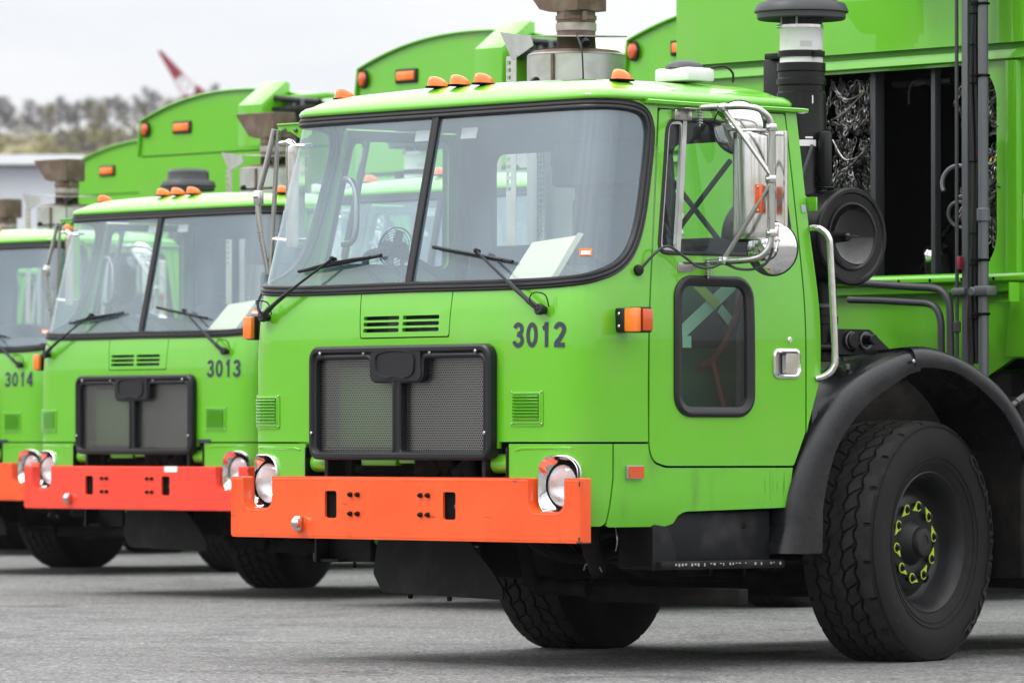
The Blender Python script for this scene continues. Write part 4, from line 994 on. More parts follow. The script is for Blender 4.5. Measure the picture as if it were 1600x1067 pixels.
for y in (6.35, 7.70): P('rear_axle', MB().cyl((-.85, y, .516), (.85, y, .516), .10).lathe([(.08, -.14), (.20, -.08), (.22, 0), (.20, .08), (.08, .14)], 24, rotM(ry=R_(90), loc=(0, y, .516))), 'grime')
mb = MB(); random.seed(12)
for k in range(14):
    y = random.uniform(.4, 1.2); z = random.uniform(.48, .66); x = random.uniform(.45, .85)
    mb.tube(catmull([(x - .3, y - .05, z + .1), (x - .1, y, z - .06), (x + .15, y + .1, z - .07), (x + .3, y + .3, z + .05)], 5), random.uniform(.012, .03), 8)
mb.tube(catmull([(.80, .36, .66), (.80, .34, .52), (.82, .36, .44), (.78, .40, .42), (.74, .42, .50), (.72, .42, .62)], 5), .035, 10)
P('hose_loom', mb, 'grime')
P('tie_wire', MB().tube(catmull([(.74, .36, .415), (.76, .355, .440), (.80, .35, .434), (.84, .35, .436), (.862, .35, .410)], 5), .003, 5), 'alu')
P('tie_wire', MB().tube(catmull([(1.0, .30, .60), (1.03, .28, .555), (1.02, .29, .53), (.99, .31, .50)], 4), .0025, 5), 'alu')
P('skid_plate', MB().prism(rpoly([(-.694, .520), (-.099, .530), (.060, .400), (.130, .323), (.129, .275), (-.663, .292), (-.724, .375)], .012), .012, Matrix(((1, 0, 0, 0), (0, 0, 1, .45), (0, 1, 0, 0), (0, 0, 0, 1)))), 'step_black')
P('skid_bolt', MB().cyl((-.48, .455, .29), (-.48, .455, .268), .012, 6), 'grime'); P('skid_bolt', MB().cyl((-.22, .455, .285), (-.22, .455, .262), .012, 6), 'grime')
P('suspension_strut', MB().cyl((.14, .62, .33), (.10, .60, .56), .038).cyl((.14, .62, .33), (.145, .622, .38), .05), 'grime')
P('lower_arm', MB().tube([(.16, .62, .33), (.34, .68, .325), (.40, .70, .32)], .032, 10).b2(.38, 1.3, .72, .78, .27, .34), 'grime')
P('green_guard', MB().prism(rpoly([(-.86, .56), (-.70, .46), (-.45, .455), (-.2, .46), (-.2, .54)], .005), .006, Matrix(((1, 0, 0, -.02), (0, 0, 1, .52), (0, 1, 0, 0), (0, 0, 0, 1)))), 'green_inner')
for sg in (1, -1):
    P('side_tank', MB().b2(sg * .55, sg * 1.08, 2.72, 4.6, .30, .62, bev=.03).b2(sg * .55, sg * 1.08, 2.72, 4.6, .63, 1.02, bev=.03), 'grime')
P('hydraulic_line', MB().tube(catmull([(1.12, 2.62, 1.13), (1.14, 2.68, 1.16), (1.14, 2.78, 1.12), (1.13, 2.84, .98), (1.13, 2.86, .8)], 5), .016, 8).tube(catmull([(1.10, 2.58, 1.10), (1.12, 2.64, 1.13), (1.12, 2.74, 1.09), (1.12, 2.79, .95)], 5), .014, 8), 'galv')

# ---- air cleaner and intake stack behind the cab
Z2X = Matrix(((0, 0, 1, 0), (1, 0, 0, 0), (0, 1, 0, 0), (0, 0, 0, 1)))
def xaxis(x, y, z): m = Z2X.copy(); m.translation = Vector((x, y, z)); return m
AC = xaxis(1.05, 1.655, 1.838)
ac = P('air_cleaner', MB().lathe([(.19, -.62), (.20, -.60), (.20, -.10), (.206, -.09), (.206, -.03), (.212, -.02), (.212, -.004), (.204, .004), (.190, .004), (.184, -.004), (.150, -.006), (.148, .002), (.140, .004), (.132, -.004)], 64, AC), 'black_paint')
P('dish', MB().lathe([(.132, -.004), (.12, -.022), (.09, -.042), (.05, -.054), (.022, -.056), (.020, -.030), (.014, -.022), (.0005, -.020)], 56, AC), 'gloss_black', ac, sharp=50)
P('wing_nut', MB().box((1.045, 1.655, 1.838), (.012, .075, .010), M=None, bev=.003), 'black_paint', ac)
P('drain_pipe', MB().cyl((.86, 1.66, 1.66), (.86, 1.66, 1.30), .062).cyl((.86, 1.66, 1.50), (.86, 1.66, 1.46), .070), 'black_paint', ac)
P('clamp_band', MB().cyl((.86, 1.66, 1.532), (.86, 1.66, 1.552), .067), 'galv', ac)
P('rod', MB().tube([(.80, 1.55, 2.00), (.86, 1.60, 2.24)], .008, 8), 'galv', ac)
SX, SY = .743, 1.65
stk = P('intake_stack', MB().lathe([(.125, 1.9), (.125, 2.02), (.108, 2.06), (.108, 2.47), (.102, 2.475), (.102, 2.50), (.108, 2.505), (.108, 2.53), (.102, 2.535), (.102, 2.56), (.106, 2.565), (.106, 2.60), (.09, 2.602)], 40, rotM(loc=(SX, SY, 0))), 'black_paint')
P('white_sleeve', MB().lathe([(.094, 2.59), (.094, 2.765)], 40, rotM(loc=(SX, SY, 0))), 'white_plastic', stk)
P('sleeve_patch', MB().lathe([(.0946, 2.655), (.0946, 2.69)], 40, rotM(loc=(SX, SY, 0))) if 0 else MB().add([(SX + .0948 * math.cos(R_(a)), SY + .0948 * math.sin(R_(a)), z) for z in (2.668, 2.693) for a in (-48, -40, -32, -24, -16)], [(k, k + 1, k + 6, k + 5) for k in range(4)]), 'alu', stk)
P('band', MB().lathe([(.097, 2.625), (.103, 2.627), (.103, 2.652), (.097, 2.654)], 40, rotM(loc=(SX, SY, 0))).b2(SX + .09, SX + .14, SY - .03, SY - .01, 2.622, 2.652, bev=.004).b2(SX - .20, SX - .085, SY - .03, SY + .0, 2.626, 2.652, bev=.004), 'black_paint', stk)
P('stack_bracket', MB().b2(SX - .24, SX - .10, SY, SY + .02, 2.2, 2.63, bev=.02), 'black_paint', stk)
P('clamp_band', MB().lathe([(.095, 2.752), (.098, 2.753), (.098, 2.766), (.095, 2.767)], 40, rotM(loc=(SX, SY, 0))).cyl((SX - .06, SY - .085, 2.759), (SX - .03, SY - .095, 2.759), .008), 'stainless', stk)
P('neck', MB().lathe([(.092, 2.765), (.092, 2.82)], 32, rotM(loc=(SX, SY, 0))), 'black_plastic', stk)
P('neck_rib', MB().b2(SX - .03, SX - .026, SY - .095, SY - .09, 2.766, 2.80, bev=0).b2(SX + .05, SX + .054, SY - .085, SY - .075, 2.766, 2.80, bev=0), 'alu', stk)
P('rain_cap', MB().lathe([(.10, 2.800), (.188, 2.790), (.194, 2.796), (.194, 2.818), (.206, 2.822), (.206, 2.828), (.196, 2.852), (.188, 2.862), (.16, 2.868), (.155, 2.875), (.152, 2.93), (.13, 2.95), (.0005, 2.952)], 48, rotM(loc=(SX, SY, 0))), 'grey_pipe', stk)
P('maker_label', MB().add([(SX + .1095 * math.cos(R_(a)), SY + .1095 * math.sin(R_(a)), z) for z in (2.235, 2.262) for a in (-50, -42, -34, -26, -18, -10)], [(k, k + 1, k + 7, k + 6) for k in range(5)]), 'sticker_white', stk)
P('maker_mark', MB().add([(SX + .1095 * math.cos(R_(a)), SY + .1095 * math.sin(R_(a)), z) for z in (2.268, 2.276) for a in (-36, -30, -24, -18)], [(k, k + 1, k + 5, k + 4) for k in range(3)]).add([(SX + .1095 * math.cos(R_(a)), SY + .1095 * math.sin(R_(a)), z) for z in (2.42, 2.455) for a in (-20, -17)], [(0, 1, 3, 2)]), 'sticker_white', stk)
P('relay_box', MB().b2(.86, .905, 1.63, 1.68, 2.06, 2.30, bev=.01).b2(.855, .91, 1.625, 1.685, 2.05, 2.06, bev=.004), 'black_paint', stk)

# ---- exhaust stack behind the passenger side
EX, EY = -.76, 1.70
ex = P('exhaust_stack', MB().lathe([(.225, 1.3), (.225, 2.715), (.205, 2.728), (.11, 2.738)], 48, rotM(loc=(EX, EY, 0))), 'alu')
hs = []
for i in range(2):
    for k in range(9): hs.append(rrect(.016 + i * .05, .05 + i * .05, 1.86 + k * .098, 1.93 + k * .098, .01, 2))
gS = lambda a, b: Vector((EX - .30 + a * .9, EY - .16 - a * .35, b))
small = [rrect(.030, .062, 2.10 + k * .034, 2.118 + k * .034, .004, 2) for k in range(18)] + [rrect(.012, .022, 2.10 + k * .034, 2.118 + k * .034, .002, 2) for k in range(18)]
P('heat_guard', panel(gS, [(0, 1.3), (.13, 1.3), (.13, 2.718), (0, 2.718)], small, .2, lip=.003), 'stainless', ex)
strip = lambda a, b: Vector((EX + .02 + a, EY - .26, b))
P('perforated_strip', panel(strip, [(0, 1.3), (.05, 1.3), (.05, 2.35), (0, 2.35)], [rrect(.008, .020, 1.8 + k * .025, 1.812 + k * .025, .002, 2) for k in range(20)] + [rrect(.028, .040, 1.8 + k * .025, 1.812 + k * .025, .002, 2) for k in range(20)], .2, lip=.003), 'stainless', ex)
P('guard_seam', MB().b2(EX + .07, EX + .085, EY - .222, EY - .212, 2.2, 2.71, bev=0), 'rust', ex)
P('guard_lid', MB().lathe([(.228, 2.712), (.20, 2.733), (.10, 2.745)], 48, rotM(loc=(EX, EY, 0))), 'rust', ex)
P('pipe', MB().lathe([(.092, 2.73), (.088, 2.79), (.088, 2.92)], 32, rotM(loc=(EX, EY, 0))), 'rust', ex)
P('clamp', MB().lathe([(.088, 2.825), (.093, 2.827), (.093, 2.86), (.088, 2.862)], 32, rotM(loc=(EX, EY, 0))), 'rust_light', ex)
P('clamp', MB().lathe([(.088, 2.875), (.094, 2.877), (.094, 2.895), (.088, 2.897)], 32, rotM(loc=(EX, EY, 0))).cyl((EX + .10, EY - .04, 2.87), (EX + .10, EY - .04, 2.91), .014), 'rust', ex)
P('rain_skirt', MB().prism(rpoly([(-.23, -.13), (.02, -.19), (.20, -.16), (.22, .12), (.05, .18), (-.2, .12)], .02), .006, rotM(rx=R_(2), ry=R_(3), loc=(EX, EY, 2.800))), 'alu', ex)
P('skirt_flap', MB().prism(rpoly([(-.30, 2.83), (-.215, 2.695), (-.07, 2.755), (-.09, 2.80)], .008), .004, Matrix(((1, 0, 0, EX), (0, 0, 1, EY - .20), (0, 1, 0, 0), (0, 0, 0, 1)))), 'alu', ex)
df = MB().prism(rpoly([(.105, 2.915), (-.085, 2.915), (-.150, 2.930), (-.290, 3.075), (.105, 3.075)], .006), .18, Matrix(((1, 0, 0, EX), (0, 0, 1, EY - .09), (0, 1, 0, 0), (0, 0, 0, 1))))
P('deflector', df, 'rust', ex)
P('deflector_top', MB().b2(EX - .285, EX + .105, EY - .09, EY + .09, 3.0765, 3.080, bev=0), 'rust_light', ex)
P('sensor_wire', MB().tube(catmull([(EX + .12, EY - .1, 2.80), (EX + .22, EY - .2, 2.79), (EX + .30, EY - .24, 2.70), (EX + .32, EY - .25, 2.5)], 5), .004, 6).cyl((EX + .18, EY - .12, 2.77), (EX + .22, EY - .14, 2.75), .02), 'rubber', ex)
P('mount_arm', MB().box((EX + .17, EY - .27, 2.575), (.34, .03, .012), bev=.002).cyl((EX + .02, EY - .28, 2.585), (EX + .06, EY - .30, 2.585), .018), 'black_paint', ex)
P('roof_rail', MB().b2(-.98, -.60, 1.36, 1.38, 2.48, 2.50, bev=.003), 'galv', ex)

# ---- the body: front bulkhead with locker opening, overhanging top, arched crown
BW = 1.19
def up(a, b): return Vector((a, 2.745, b))
arch = lambda x: 3.43 + .19 * (1 - (abs(x) / BW) ** 2.2)
body = P('body_front', panel(up, [(-BW, 2.735), (BW, 2.735), (BW, 3.145), (-BW, 3.145)], [], .3, lip=.05), 'green')
top = [(-BW + .03, 3.155), (BW - .03, 3.155)] + [(BW * .98 * (1 - k / 12), arch(BW * .98 * (1 - k / 12))) for k in range(0, 25)]
top = [(-BW, 3.155), (BW, 3.155)] + [(BW * .965 * (1 - k / 12), arch(BW * (1 - k / 12))) for k in range(0, 25)]
P('crown_panel', panel(up, top, [], .3, lip=.05), 'green', body)
P('added_crown_lip', sweep(up, [top[0]] + [(-p[0], p[1]) for p in top[2:]] + [top[1]], [(-.012, -.05), (-.012, .022), (-.006, .028), (.002, .028), (.006, .022), (.006, -.004)], closed=False, step=.12), 'green', body)  # lip added to draw highlight and shade lines along the crown edge
P('crown_seam', MB().b2(-BW + .02, BW - .02, 2.757, 2.77, 3.14, 3.16, bev=0), 'dark_recess', body)
lowp = plane((0, 2.79, 0), (1, 0, 0), (0, 0, 1))
opening = rrect(-.62, .840, 1.712, 2.648, [.05, .17, .17, .05], 8)
P('bulkhead', panel(lowp, [(-BW, 1.70), (BW, 1.70), (BW, 2.70), (-BW, 2.70)], [opening], .15, lip=.03), 'green', body)
P('ledge', MB().prism(rpoly([(2.76, 2.665), (2.775, 2.66), (2.80, 2.66), (2.80, 2.712), (2.775, 2.712)], .004), 2 * BW, Matrix(((0, 0, 1, -BW), (1, 0, 0, 0), (0, 1, 0, 0), (0, 0, 0, 1)))), 'green', body)
P('ledge_gap', MB().b2(-BW, BW, 2.785, 2.83, 2.70, 2.745, bev=0), 'green_inner', body)
P('vertical_rib', MB().prism(rpoly([(.905, 2.79), (.915, 2.765), (.985, 2.765), (.995, 2.79)], .004), .95, Matrix(((1, 0, 0, 0), (0, 1, 0, 0), (0, 0, 1, 1.705), (0, 0, 0, 1)))), 'green', body)
P('flange', MB().prism(rpoly([(2.79, 1.705), (2.735, 1.705), (2.725, 1.69), (2.725, 1.672), (2.75, 1.66), (2.755, 1.625), (2.79, 1.615)], .004), 2 * BW, Matrix(((0, 0, 1, -BW), (1, 0, 0, 0), (0, 1, 0, 0), (0, 0, 0, 1)))), 'green', body)
for k in range(12): P('flange_hole', MB().cyl((-1.08 + k * .196, 2.7255, 1.682), (-1.08 + k * .196, 2.7225, 1.682), .008, 10), 'gap_black', body)
P('lower_panel', panel(plane((0, 2.80, 0), (1, 0, 0), (0, 0, 1)), [(-BW, 1.33), (-.78, 1.25), (.78, 1.25), (.93, 1.325), (BW, 1.325), (BW, 1.63), (-BW, 1.63)], [], .3, lip=.03), 'green', body)
P('corner_gusset', MB().prism([(.935, 1.33), (BW, 1.33), (BW, 1.66), (.985, 1.66)], .05, Matrix(((1, 0, 0, 0), (0, 0, 1, 2.735), (0, 1, 0, 0), (0, 0, 0, 1))), .004), 'green', body)
P('under_panel', MB().b2(-.9, .9, 2.82, 3.2, .95, 1.26), 'grime', body)
# body shell
secs = [(-BW, 1.05), (-BW, 3.43)] + [(BW * (-1 + k / 8), arch(BW * (-1 + k / 8))) for k in range(0, 17)] + [(BW, 1.05)]
mb = MB(); ys = (2.80, 4.2, 9.4)
for y in ys:
    for (x, z) in secs: mb.v.append((x * .997, y, z - .006))
m_ = len(secs)
for i in range(2):
    for k in range(m_ - 1): mb.f.append((i * m_ + k, i * m_ + k + 1, (i + 1) * m_ + k + 1, (i + 1) * m_ + k))
mb.f.append(tuple(2 * m_ + k for k in range(m_)))
P('body_shell', mb, 'green', body)
for sg in (1, -1):
    for y in (4.2, 5.9, 7.6, 9.2): P('side_rib', MB().b2(sg * BW * .99, sg * (BW + .04), y - .06, y + .06, 1.1, 3.35), 'green', body)
P('rear_panel', MB().b2(-BW, BW, 9.4, 9.5, .9, 3.4), 'green', body)
P('body_floor', MB().b2(-1.0, 1.0, 2.85, 9.4, .94, 1.06), 'grime', body)
# locker inside
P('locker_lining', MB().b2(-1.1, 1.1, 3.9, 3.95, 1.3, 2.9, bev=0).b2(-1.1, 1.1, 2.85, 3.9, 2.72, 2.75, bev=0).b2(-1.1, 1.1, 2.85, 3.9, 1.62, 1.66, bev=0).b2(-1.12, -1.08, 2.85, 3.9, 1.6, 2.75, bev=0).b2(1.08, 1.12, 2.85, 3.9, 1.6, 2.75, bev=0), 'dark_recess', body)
P('locker_post', MB().b2(.0, .034, 2.84, 2.90, 1.66, 2.72, bev=.003), 'grey_pipe', body)
P('locker_post', MB().b2(.385, .412, 2.84, 2.88, 1.66, 2.72, bev=.003), 'grey_pipe', body)
P('locker_shelf', MB().b2(.03, .40, 2.95, 3.0, 2.585, 2.61, bev=.003), 'black_paint', body)
P('locker_brace', MB().tube([(.08, 3.1, 1.75), (.36, 3.1, 2.05)], .012, 8), 'black_paint', body)
P('locker_hook', MB().tube(catmull([(.20, 2.9, 2.58), (.24, 2.89, 2.60), (.30, 2.89, 2.60), (.36, 2.9, 2.59)], 4), .008, 6).tube(catmull([(.20, 2.9, 2.58), (.19, 2.9, 2.55), (.19, 2.9, 2.5)], 3), .006, 6), 'black_paint', body)
P('polished_canister', MB().lathe([(.0005, 0), (.045, .004), (.066, .02), (.066, .22), (.05, .24), (.0005, .245)], 32, axisM((.2, -.3, .93), (.24, 3.05, 1.62))), 'stainless', body)
for sg, x in ((1, .41), (1, 0)):
    pass
# crown lights
for (x, z) in ((-1.10, 3.36), (1.10, 3.36)):
    ml_ = P('crown_light', MB().lathe([(.062, 0), (.062, .012), (.050, .014)], 28, axisM((-.25 if x < 0 else .25, -1, 0), (x, 2.742, z))), 'gasket')
    P('lens', MB().lathe([(.050, .012), (.045, .028), (.02, .036), (.0005, .037)], 28, axisM((-.25 if x < 0 else .25, -1, 0), (x, 2.742, z))), 'amber_dark', ml_)
for (x, z) in ((-.66, 3.36), (.66, 3.36)):
    ml_ = P('crown_light', MB().box((x, 2.738, z), (.22, .02, .095), bev=.03, seg=3), 'gasket')
    P('lens', MB().box((x, 2.728, z), (.18, .02, .062), bev=.02, seg=3), 'amber', ml_)
ml_ = P('crown_light', MB().lathe([(.062, 0), (.062, .012), (.050, .014)], 28, axisM((0, -1, 0), (.28, 2.742, 3.36))), 'gasket')
P('lens', MB().lathe([(.050, .012), (.045, .028), (.02, .036), (.0005, .037)], 28, axisM((0, -1, 0), (.28, 2.742, 3.36))), 'amber', ml_)
# hopper arm tower with sloped cover
tw = P('lift_tower', MB().prism([(2.46, 3.16), (2.742, 3.16), (2.742, 3.64), (2.70, 3.65), (2.46, 3.47)], .27, Matrix(((0, 0, 1, .34), (1, 0, 0, 0), (0, 1, 0, 0), (0, 0, 0, 1))), .006), 'green')
P('beam', MB().b2(.612, 1.10, 2.56, 2.64, 3.40, 3.45).tube([(.60, 2.6, 3.52), (.9, 2.6, 3.49), (1.12, 2.6, 3.47)], .022, 8), 'black_paint', tw)
P('beam_rail', MB().b2(.612, 1.13, 2.65, 2.742, 3.50, 3.54), 'green', tw)

# ---- pipes, post, conduit and hose loom in front of the bulkhead
P('thin_rod', MB().cyl((.774, 2.6, 1.30), (.774, 2.6, 3.5), .0085, 10).cyl((.774, 2.6, 1.44), (.774, 2.6, 1.49), .018, 6), 'grey_pipe')
P('steel_post', MB().b2(.802, .840, 2.60, 2.64, 1.28, 3.5, bev=.004), 'galv')
cdt = P('conduit', MB().cyl((.945, 2.59, 1.05), (.945, 2.59, 3.5), .023, 18).cyl((.945, 2.59, 1.93), (.945, 2.59, 1.99), .030, 18), 'galv')
P('clamp', MB().b2(.91, 1.00, 2.555, 2.625, 1.60, 1.645, bev=.01).cyl((.905, 2.55, 1.62), (.905, 2.57, 1.62), .02), 'galv', cdt)
P('clamp', MB().b2(.752, .835, 2.58, 2.64, 1.605, 1.64, bev=.01), 'galv', cdt)
P('bracket', MB().b2(.78, 1.06, 2.64, 2.70, 1.575, 1.58, bev=0).b2(1.05, 1.06, 2.64, 2.70, 1.58, 1.66, bev=0), 'green', cdt)
random.seed(21); lm = P('hose_loom', MB().tube(catmull([(.890, 2.61, 3.5), (.887, 2.61, 2.7), (.885, 2.61, 2.0), (.875, 2.61, 1.7), (.872, 2.61, 1.3)], 6), .014, 8), 'rubber')
for k in range(7):
    a = 2 * math.pi * k / 7; ox, oy = .020 * math.cos(a), .020 * math.sin(a); pts = []
    for i in range(12):
        z = 3.5 - i * .2; tw_ = .012 * math.sin(i * 1.3 + k)
        wv = -.03 * math.exp(-((z - 1.42) / .08) ** 2) if k in (3, 4) else 0
        pts.append((.892 + ox + tw_ * .7 + wv - .01 * (i / 11) - (.035 if (i == 0 and k < 4) else 0), 2.61 + oy, z))
    P('hose', MB().tube(catmull(pts, 4), .0088, 7), 'rubber', lm)
for z in (3.0, 2.86, 2.72, 2.55, 2.2, 1.88, 1.74, 1.5):
    P('cable_tie', MB().torus(.032, .004, rotM(loc=(.888, 2.61, z)), 20, 6), 'gap_black', lm)
for z in (2.90, 2.58, 1.76, 1.52): P('cable_tie', MB().torus(.026, .006, rotM(loc=(.945, 2.59, z)), 20, 6).b2(.90, .94, 2.555, 2.57, z - .008, z + .008, bev=.002), 'gap_black', lm)
P('connector', MB().b2(.795, .815, 2.575, 2.60, 1.72, 1.78, bev=.004), 'red_paint', lm)
P('bent_pipe', MB().tube(catmull([(.10, 2.58, 1.75), (.11, 2.58, 1.70), (.15, 2.59, 1.678), (.30, 2.6, 1.665), (.50, 2.6, 1.65), (.64, 2.6, 1.640), (.70, 2.6, 1.615), (.728, 2.6, 1.56), (.733, 2.6, 1.45), (.735, 2.6, 1.30)], 6), .0175, 12), 'grey_pipe')
P('bent_pipe', MB().tube(catmull([(.10, 2.6, 1.60), (.30, 2.6, 1.592), (.50, 2.6, 1.58), (.60, 2.6, 1.572), (.65, 2.6, 1.545), (.674, 2.6, 1.49), (.676, 2.6, 1.40), (.678, 2.6, 1.30)], 6), .0165, 12), 'grey_pipe')
nt_ = P('notice_plate', panel(plane((0, 2.789, 0), (1, 0, 0), (0, 0, 1)), rrect(1.005, 1.12, 1.945, 2.06, .004), [], .1, lip=0), 'sticker_white')
mb = MB()
for k in range(7): mb.b2(1.015, 1.11 - (k % 3) * .012, 2.787, 2.788, 2.048 - k * .014, 2.051 - k * .014, bev=0)
P('notice_print', mb, 'print', nt_)

# ------------------------------------------------------------------ the row of trucks
index_children()
def place(p, label, num, bm=None, yaw=0.0):
    t = copy_tree(truck); t.location = (p[0], p[1], 0); t.rotation_euler = (0, 0, R_(yaw))
    tag(t, label, 'truck', 'refuse trucks parked in a row')
    if num: number(num, t)
    if bm:
        for b in [o for o in bpy.data.objects if o.parent == t and o.name.startswith('bumper') and not o.name.startswith('bumper_mount')]:
            for q in [b] + [o for o in bpy.data.objects if o.parent == b and o.name.startswith('rolled_edge')]:
                me = q.data.copy(); me.materials[0] = MAT[bm]; q.data = me
    return t
TP = {'x': (-5.90, 5.20), '2': (-9.04, 5.65), '3': (-14.6, 8.26), '4': (-20.4, 12.0)}
tx = place(TP['x'], 'green refuse truck half hidden behind truck 3012, seen through its cab windows', None)
t2 = place(TP['2'], 'green refuse truck numbered 3013 with a red bumper', '3013', 'red_orange', -.6)
t3 = place(TP['3'], 'green refuse truck numbered 3014, cut off by the left edge', '3014', None, .7)
t4 = place(TP['4'], 'farthest green refuse truck, only its arched body top showing at the far left', None)
tag(truck, 'green refuse truck numbered 3012, nearest and sharpest, with an orange bumper', 'truck', 'refuse trucks parked in a row')
number('3012', truck)
for t in (t2, t3):
    MB().add([], [])
    panel(skin, rrect(.60, .72, .945, .968, .002), [], .1, lip=.004, off=.006).build('dark_tag', 'number', t)
panel(FR(by - .004), rrect(.33, .46, .768, .8035, .002), [], .1, lip=0).build('bumper_sticker', 'sticker_white', t2)

# ------------------------------------------------------------------ loose things on truck 3012 and its neighbours
def paper(off, label, tilt=0):
    mb = MB(); nu, nv = 10, 8; vs = []
    for j in range(nv + 1):
        v_ = j / nv
        for i in range(nu + 1):
            u_ = i / nu
            x = .53 + .27 * u_ + .055 * v_ + .02 * u_ * v_ + tilt * v_; z = 1.605 + v_ * (.185 + .035 * u_); y = .10 + .11 * v_ + .09 * u_
            if u_ > .8: k = (u_ - .8) / .2; a = k * 2.6; x = .53 + .27 * .8 + .055 * v_ + .016 * v_ + tilt * v_ + .022 * math.sin(a); y = .10 + .11 * v_ + .072 - .022 * (1 - math.cos(a)) * .9
            vs.append((x, y, z))
    fs = [(j * (nu + 1) + i, j * (nu + 1) + i + 1, (j + 1) * (nu + 1) + i + 1, (j + 1) * (nu + 1) + i) for j in range(nv) for i in range(nu)]
    n = len(vs); vs2 = [(x, y + .004, z) for x, y, z in vs]
    mb.add(vs + vs2, fs + [tuple(k + n for k in f[::-1]) for f in fs])
    o = mb.build('paper_booklet', 'paper', sharp=60); o.location = (off[0], off[1], 0); tag(o, label, 'paper', 'papers on the dashboards')
    pm = MB()
    for k in range(9): 
        z = 1.63 + k * .014
        pm.add([(.645 + .02 * (z - 1.6) * 8, .1045, z), (.645 + .02 * (z - 1.6) * 8 + .02, .1065, z), (.645 + .02 * (z - 1.6) * 8 + .02, .1065, z + .003), (.645 + .02 * (z - 1.6) * 8, .1045, z + .003)], [(0, 1, 2, 3)])
    mk = MB().add([(.775, .150, 1.655), (.782, .152, 1.655), (.800, .158, 1.70), (.795, .156, 1.70)], [(0, 1, 2, 3)]); 
    return o
paper((0, 0), 'rolled pale paper booklet leaning behind the windscreen of truck 3012')
for o in bpy.data.objects:
    if o.parent == t2 and o.name.startswith('wheel') and abs(o.location.y - 2.02) < .1: o.rotation_euler.z += R_(11)
paper(TP['2'], 'pale paper sheet lying behind the windscreen of truck 3013', .05)

link = MB().torus(.0100, .0031, None, 10, 5); LV = [(x * 1.0, y * 1.65, z) for x, y, z in link.v]; LF = link.f
def chain_bundle(x0, x1, z0, z1, y, n, seed, label):
    random.seed(seed); mb = MB(); tg = MB()
    for s in range(n):
        x = random.uniform(x0, x1); p = V(x, y + random.uniform(-.04, .05), z1 - random.uniform(0, .05)); d = V(random.uniform(-.4, .4), random.uniform(-.1, .1), -1).normalized()
        ln = random.randint(10, 17)
        for k in range(ln):
            d = (d + V(random.uniform(-.45, .45), random.uniform(-.25, .25), random.uniform(-.35, .15))).normalized()
            q = p + d * .0235
            if q.x < x0 or q.x > x1: d.x *= -1
            if q.z < z0: d.z = abs(d.z) * .6
            if abs(q.y - y) > .09: d.y *= -1
            p = p + d * .0235
            m = V(0, 1, 0).rotation_difference(d).to_matrix().to_4x4() @ Matrix.Rotation(R_(90 * (k % 2) + random.uniform(-25, 25)), 4, 'Y'); m.translation = p
            mb.add(LV, LF, m)
            if random.random() < .007: tg.box(tuple(p + V(0, -.01, 0)), (.011, .005, .013), bev=.002)
    mb.tube(catmull([(x0 + .02, y - .05, z0 + .07), ((x0 + x1) / 2, y - .07, z0 + .10), (x1 - .02, y - .05, z0 + .19)], 5), .006, 6)
    mb.tube(catmull([(x0, y - .03, z1 - .02), ((x0 + x1) / 2, y - .06, z1 - .12), (x1, y - .02, z1 - .07)], 5), .005, 6)
    o = mb.build('tyre_chain', 'chain'); tag(o, label, 'chain', 'tyre chains in the locker')
    if tg.v: tg.build('tension_tag', 'chain_tag', o)
    return o
chain_bundle(-.26, -.01, 2.37, 2.65, 2.88, 24, 31, 'dark bunch of tyre chain at the upper left of the locker, beside the intake stack')
chain_bundle(-.24, -.0, 2.10, 2.37, 2.87, 24, 32, 'brighter bunch of tyre chain lower left in the locker, above the air cleaner')
chain_bundle(.58, .86, 2.34, 2.64, 2.88, 38, 33, 'bunch of tyre chain at the upper right of the locker, behind the hoses')
chain_bundle(.58, .85, 1.96, 2.31, 2.88, 38, 34, 'longest bunch of tyre chain at the lower right of the locker, behind the conduit')
random.seed(9); mb = MB()
for s in range(3):
    for k in range(9):
        m = Matrix.Rotation(R_(90 * (k % 2)), 4, 'Z'); m = m @ Matrix.Rotation(R_(90), 4, 'X') @ Matrix.Rotation(0, 4, 'Y'); m.translation = (.70 + .03 * s, 2.86, 2.05 - k * .021 - s * .02); mb.add([(a, c, b) for a, b, c in LV], LF, Matrix.Translation((.70 + .03 * s, 2.86, 2.05 - k * .021 - s * .02)) @ Matrix.Rotation(R_(90 * (k % 2)), 4, 'Z'))
o = mb.build('hanging_chain', 'chain'); tag(o, 'short straight chain ends dangling below the tyre chains, right side of the locker', 'chain', 'tyre chains in the locker')
mb = MB().torus(.075, .011, axisM((.3, -1, .2), (.53, 2.86, 2.13)), 30, 8, -60, 230).torus(.06, .009, axisM((.3, -1, -.3), (.56, 2.85, 1.98)), 26, 8, 60, 300)
o = mb.build('rope_loop', 'galv'); tag(o, 'grey loops of wire rope hanging beside the lower right tyre chain', 'rope')

# ------------------------------------------------------------------ background
def at(px, py, dep):
    d = vd + (px - 800) / FPX * rt - (py - 533.5) / FPX * ud
    return CAMP + d * (dep / d.dot(vd))
# shed
sh = bpy.data.objects.new('warehouse', None); COL.objects.link(sh); tag(sh, 'long pale grey flat-roofed shed at the far left, below the wooded hill', 'building')
c = at(112, 690, 110); sh.location = (c.x, c.y, 0); sh.rotation_euler = (0, 0, THETA)
MB().b2(-40, 0, 0, 25, 0, 6.45, bev=.02).build('wall', 'shed_wall', sh)
MB().prism([(-.4, 6.35), (12.5, 6.72), (25.4, 6.35), (25.4, 6.16), (-.4, 6.16)], 40.5, Matrix(((0, 0, 1, -40.3), (1, 0, 0, 0), (0, 1, 0, .32), (0, 0, 0, 1)))).build('roof', 'shed_roof', sh)
for k in range(10): MB().b2(-38 + k * 4, -36.2 + k * 4, -.06, -.02, .2, 4.2, bev=0).build('roller_door', 'shed_roof', sh)
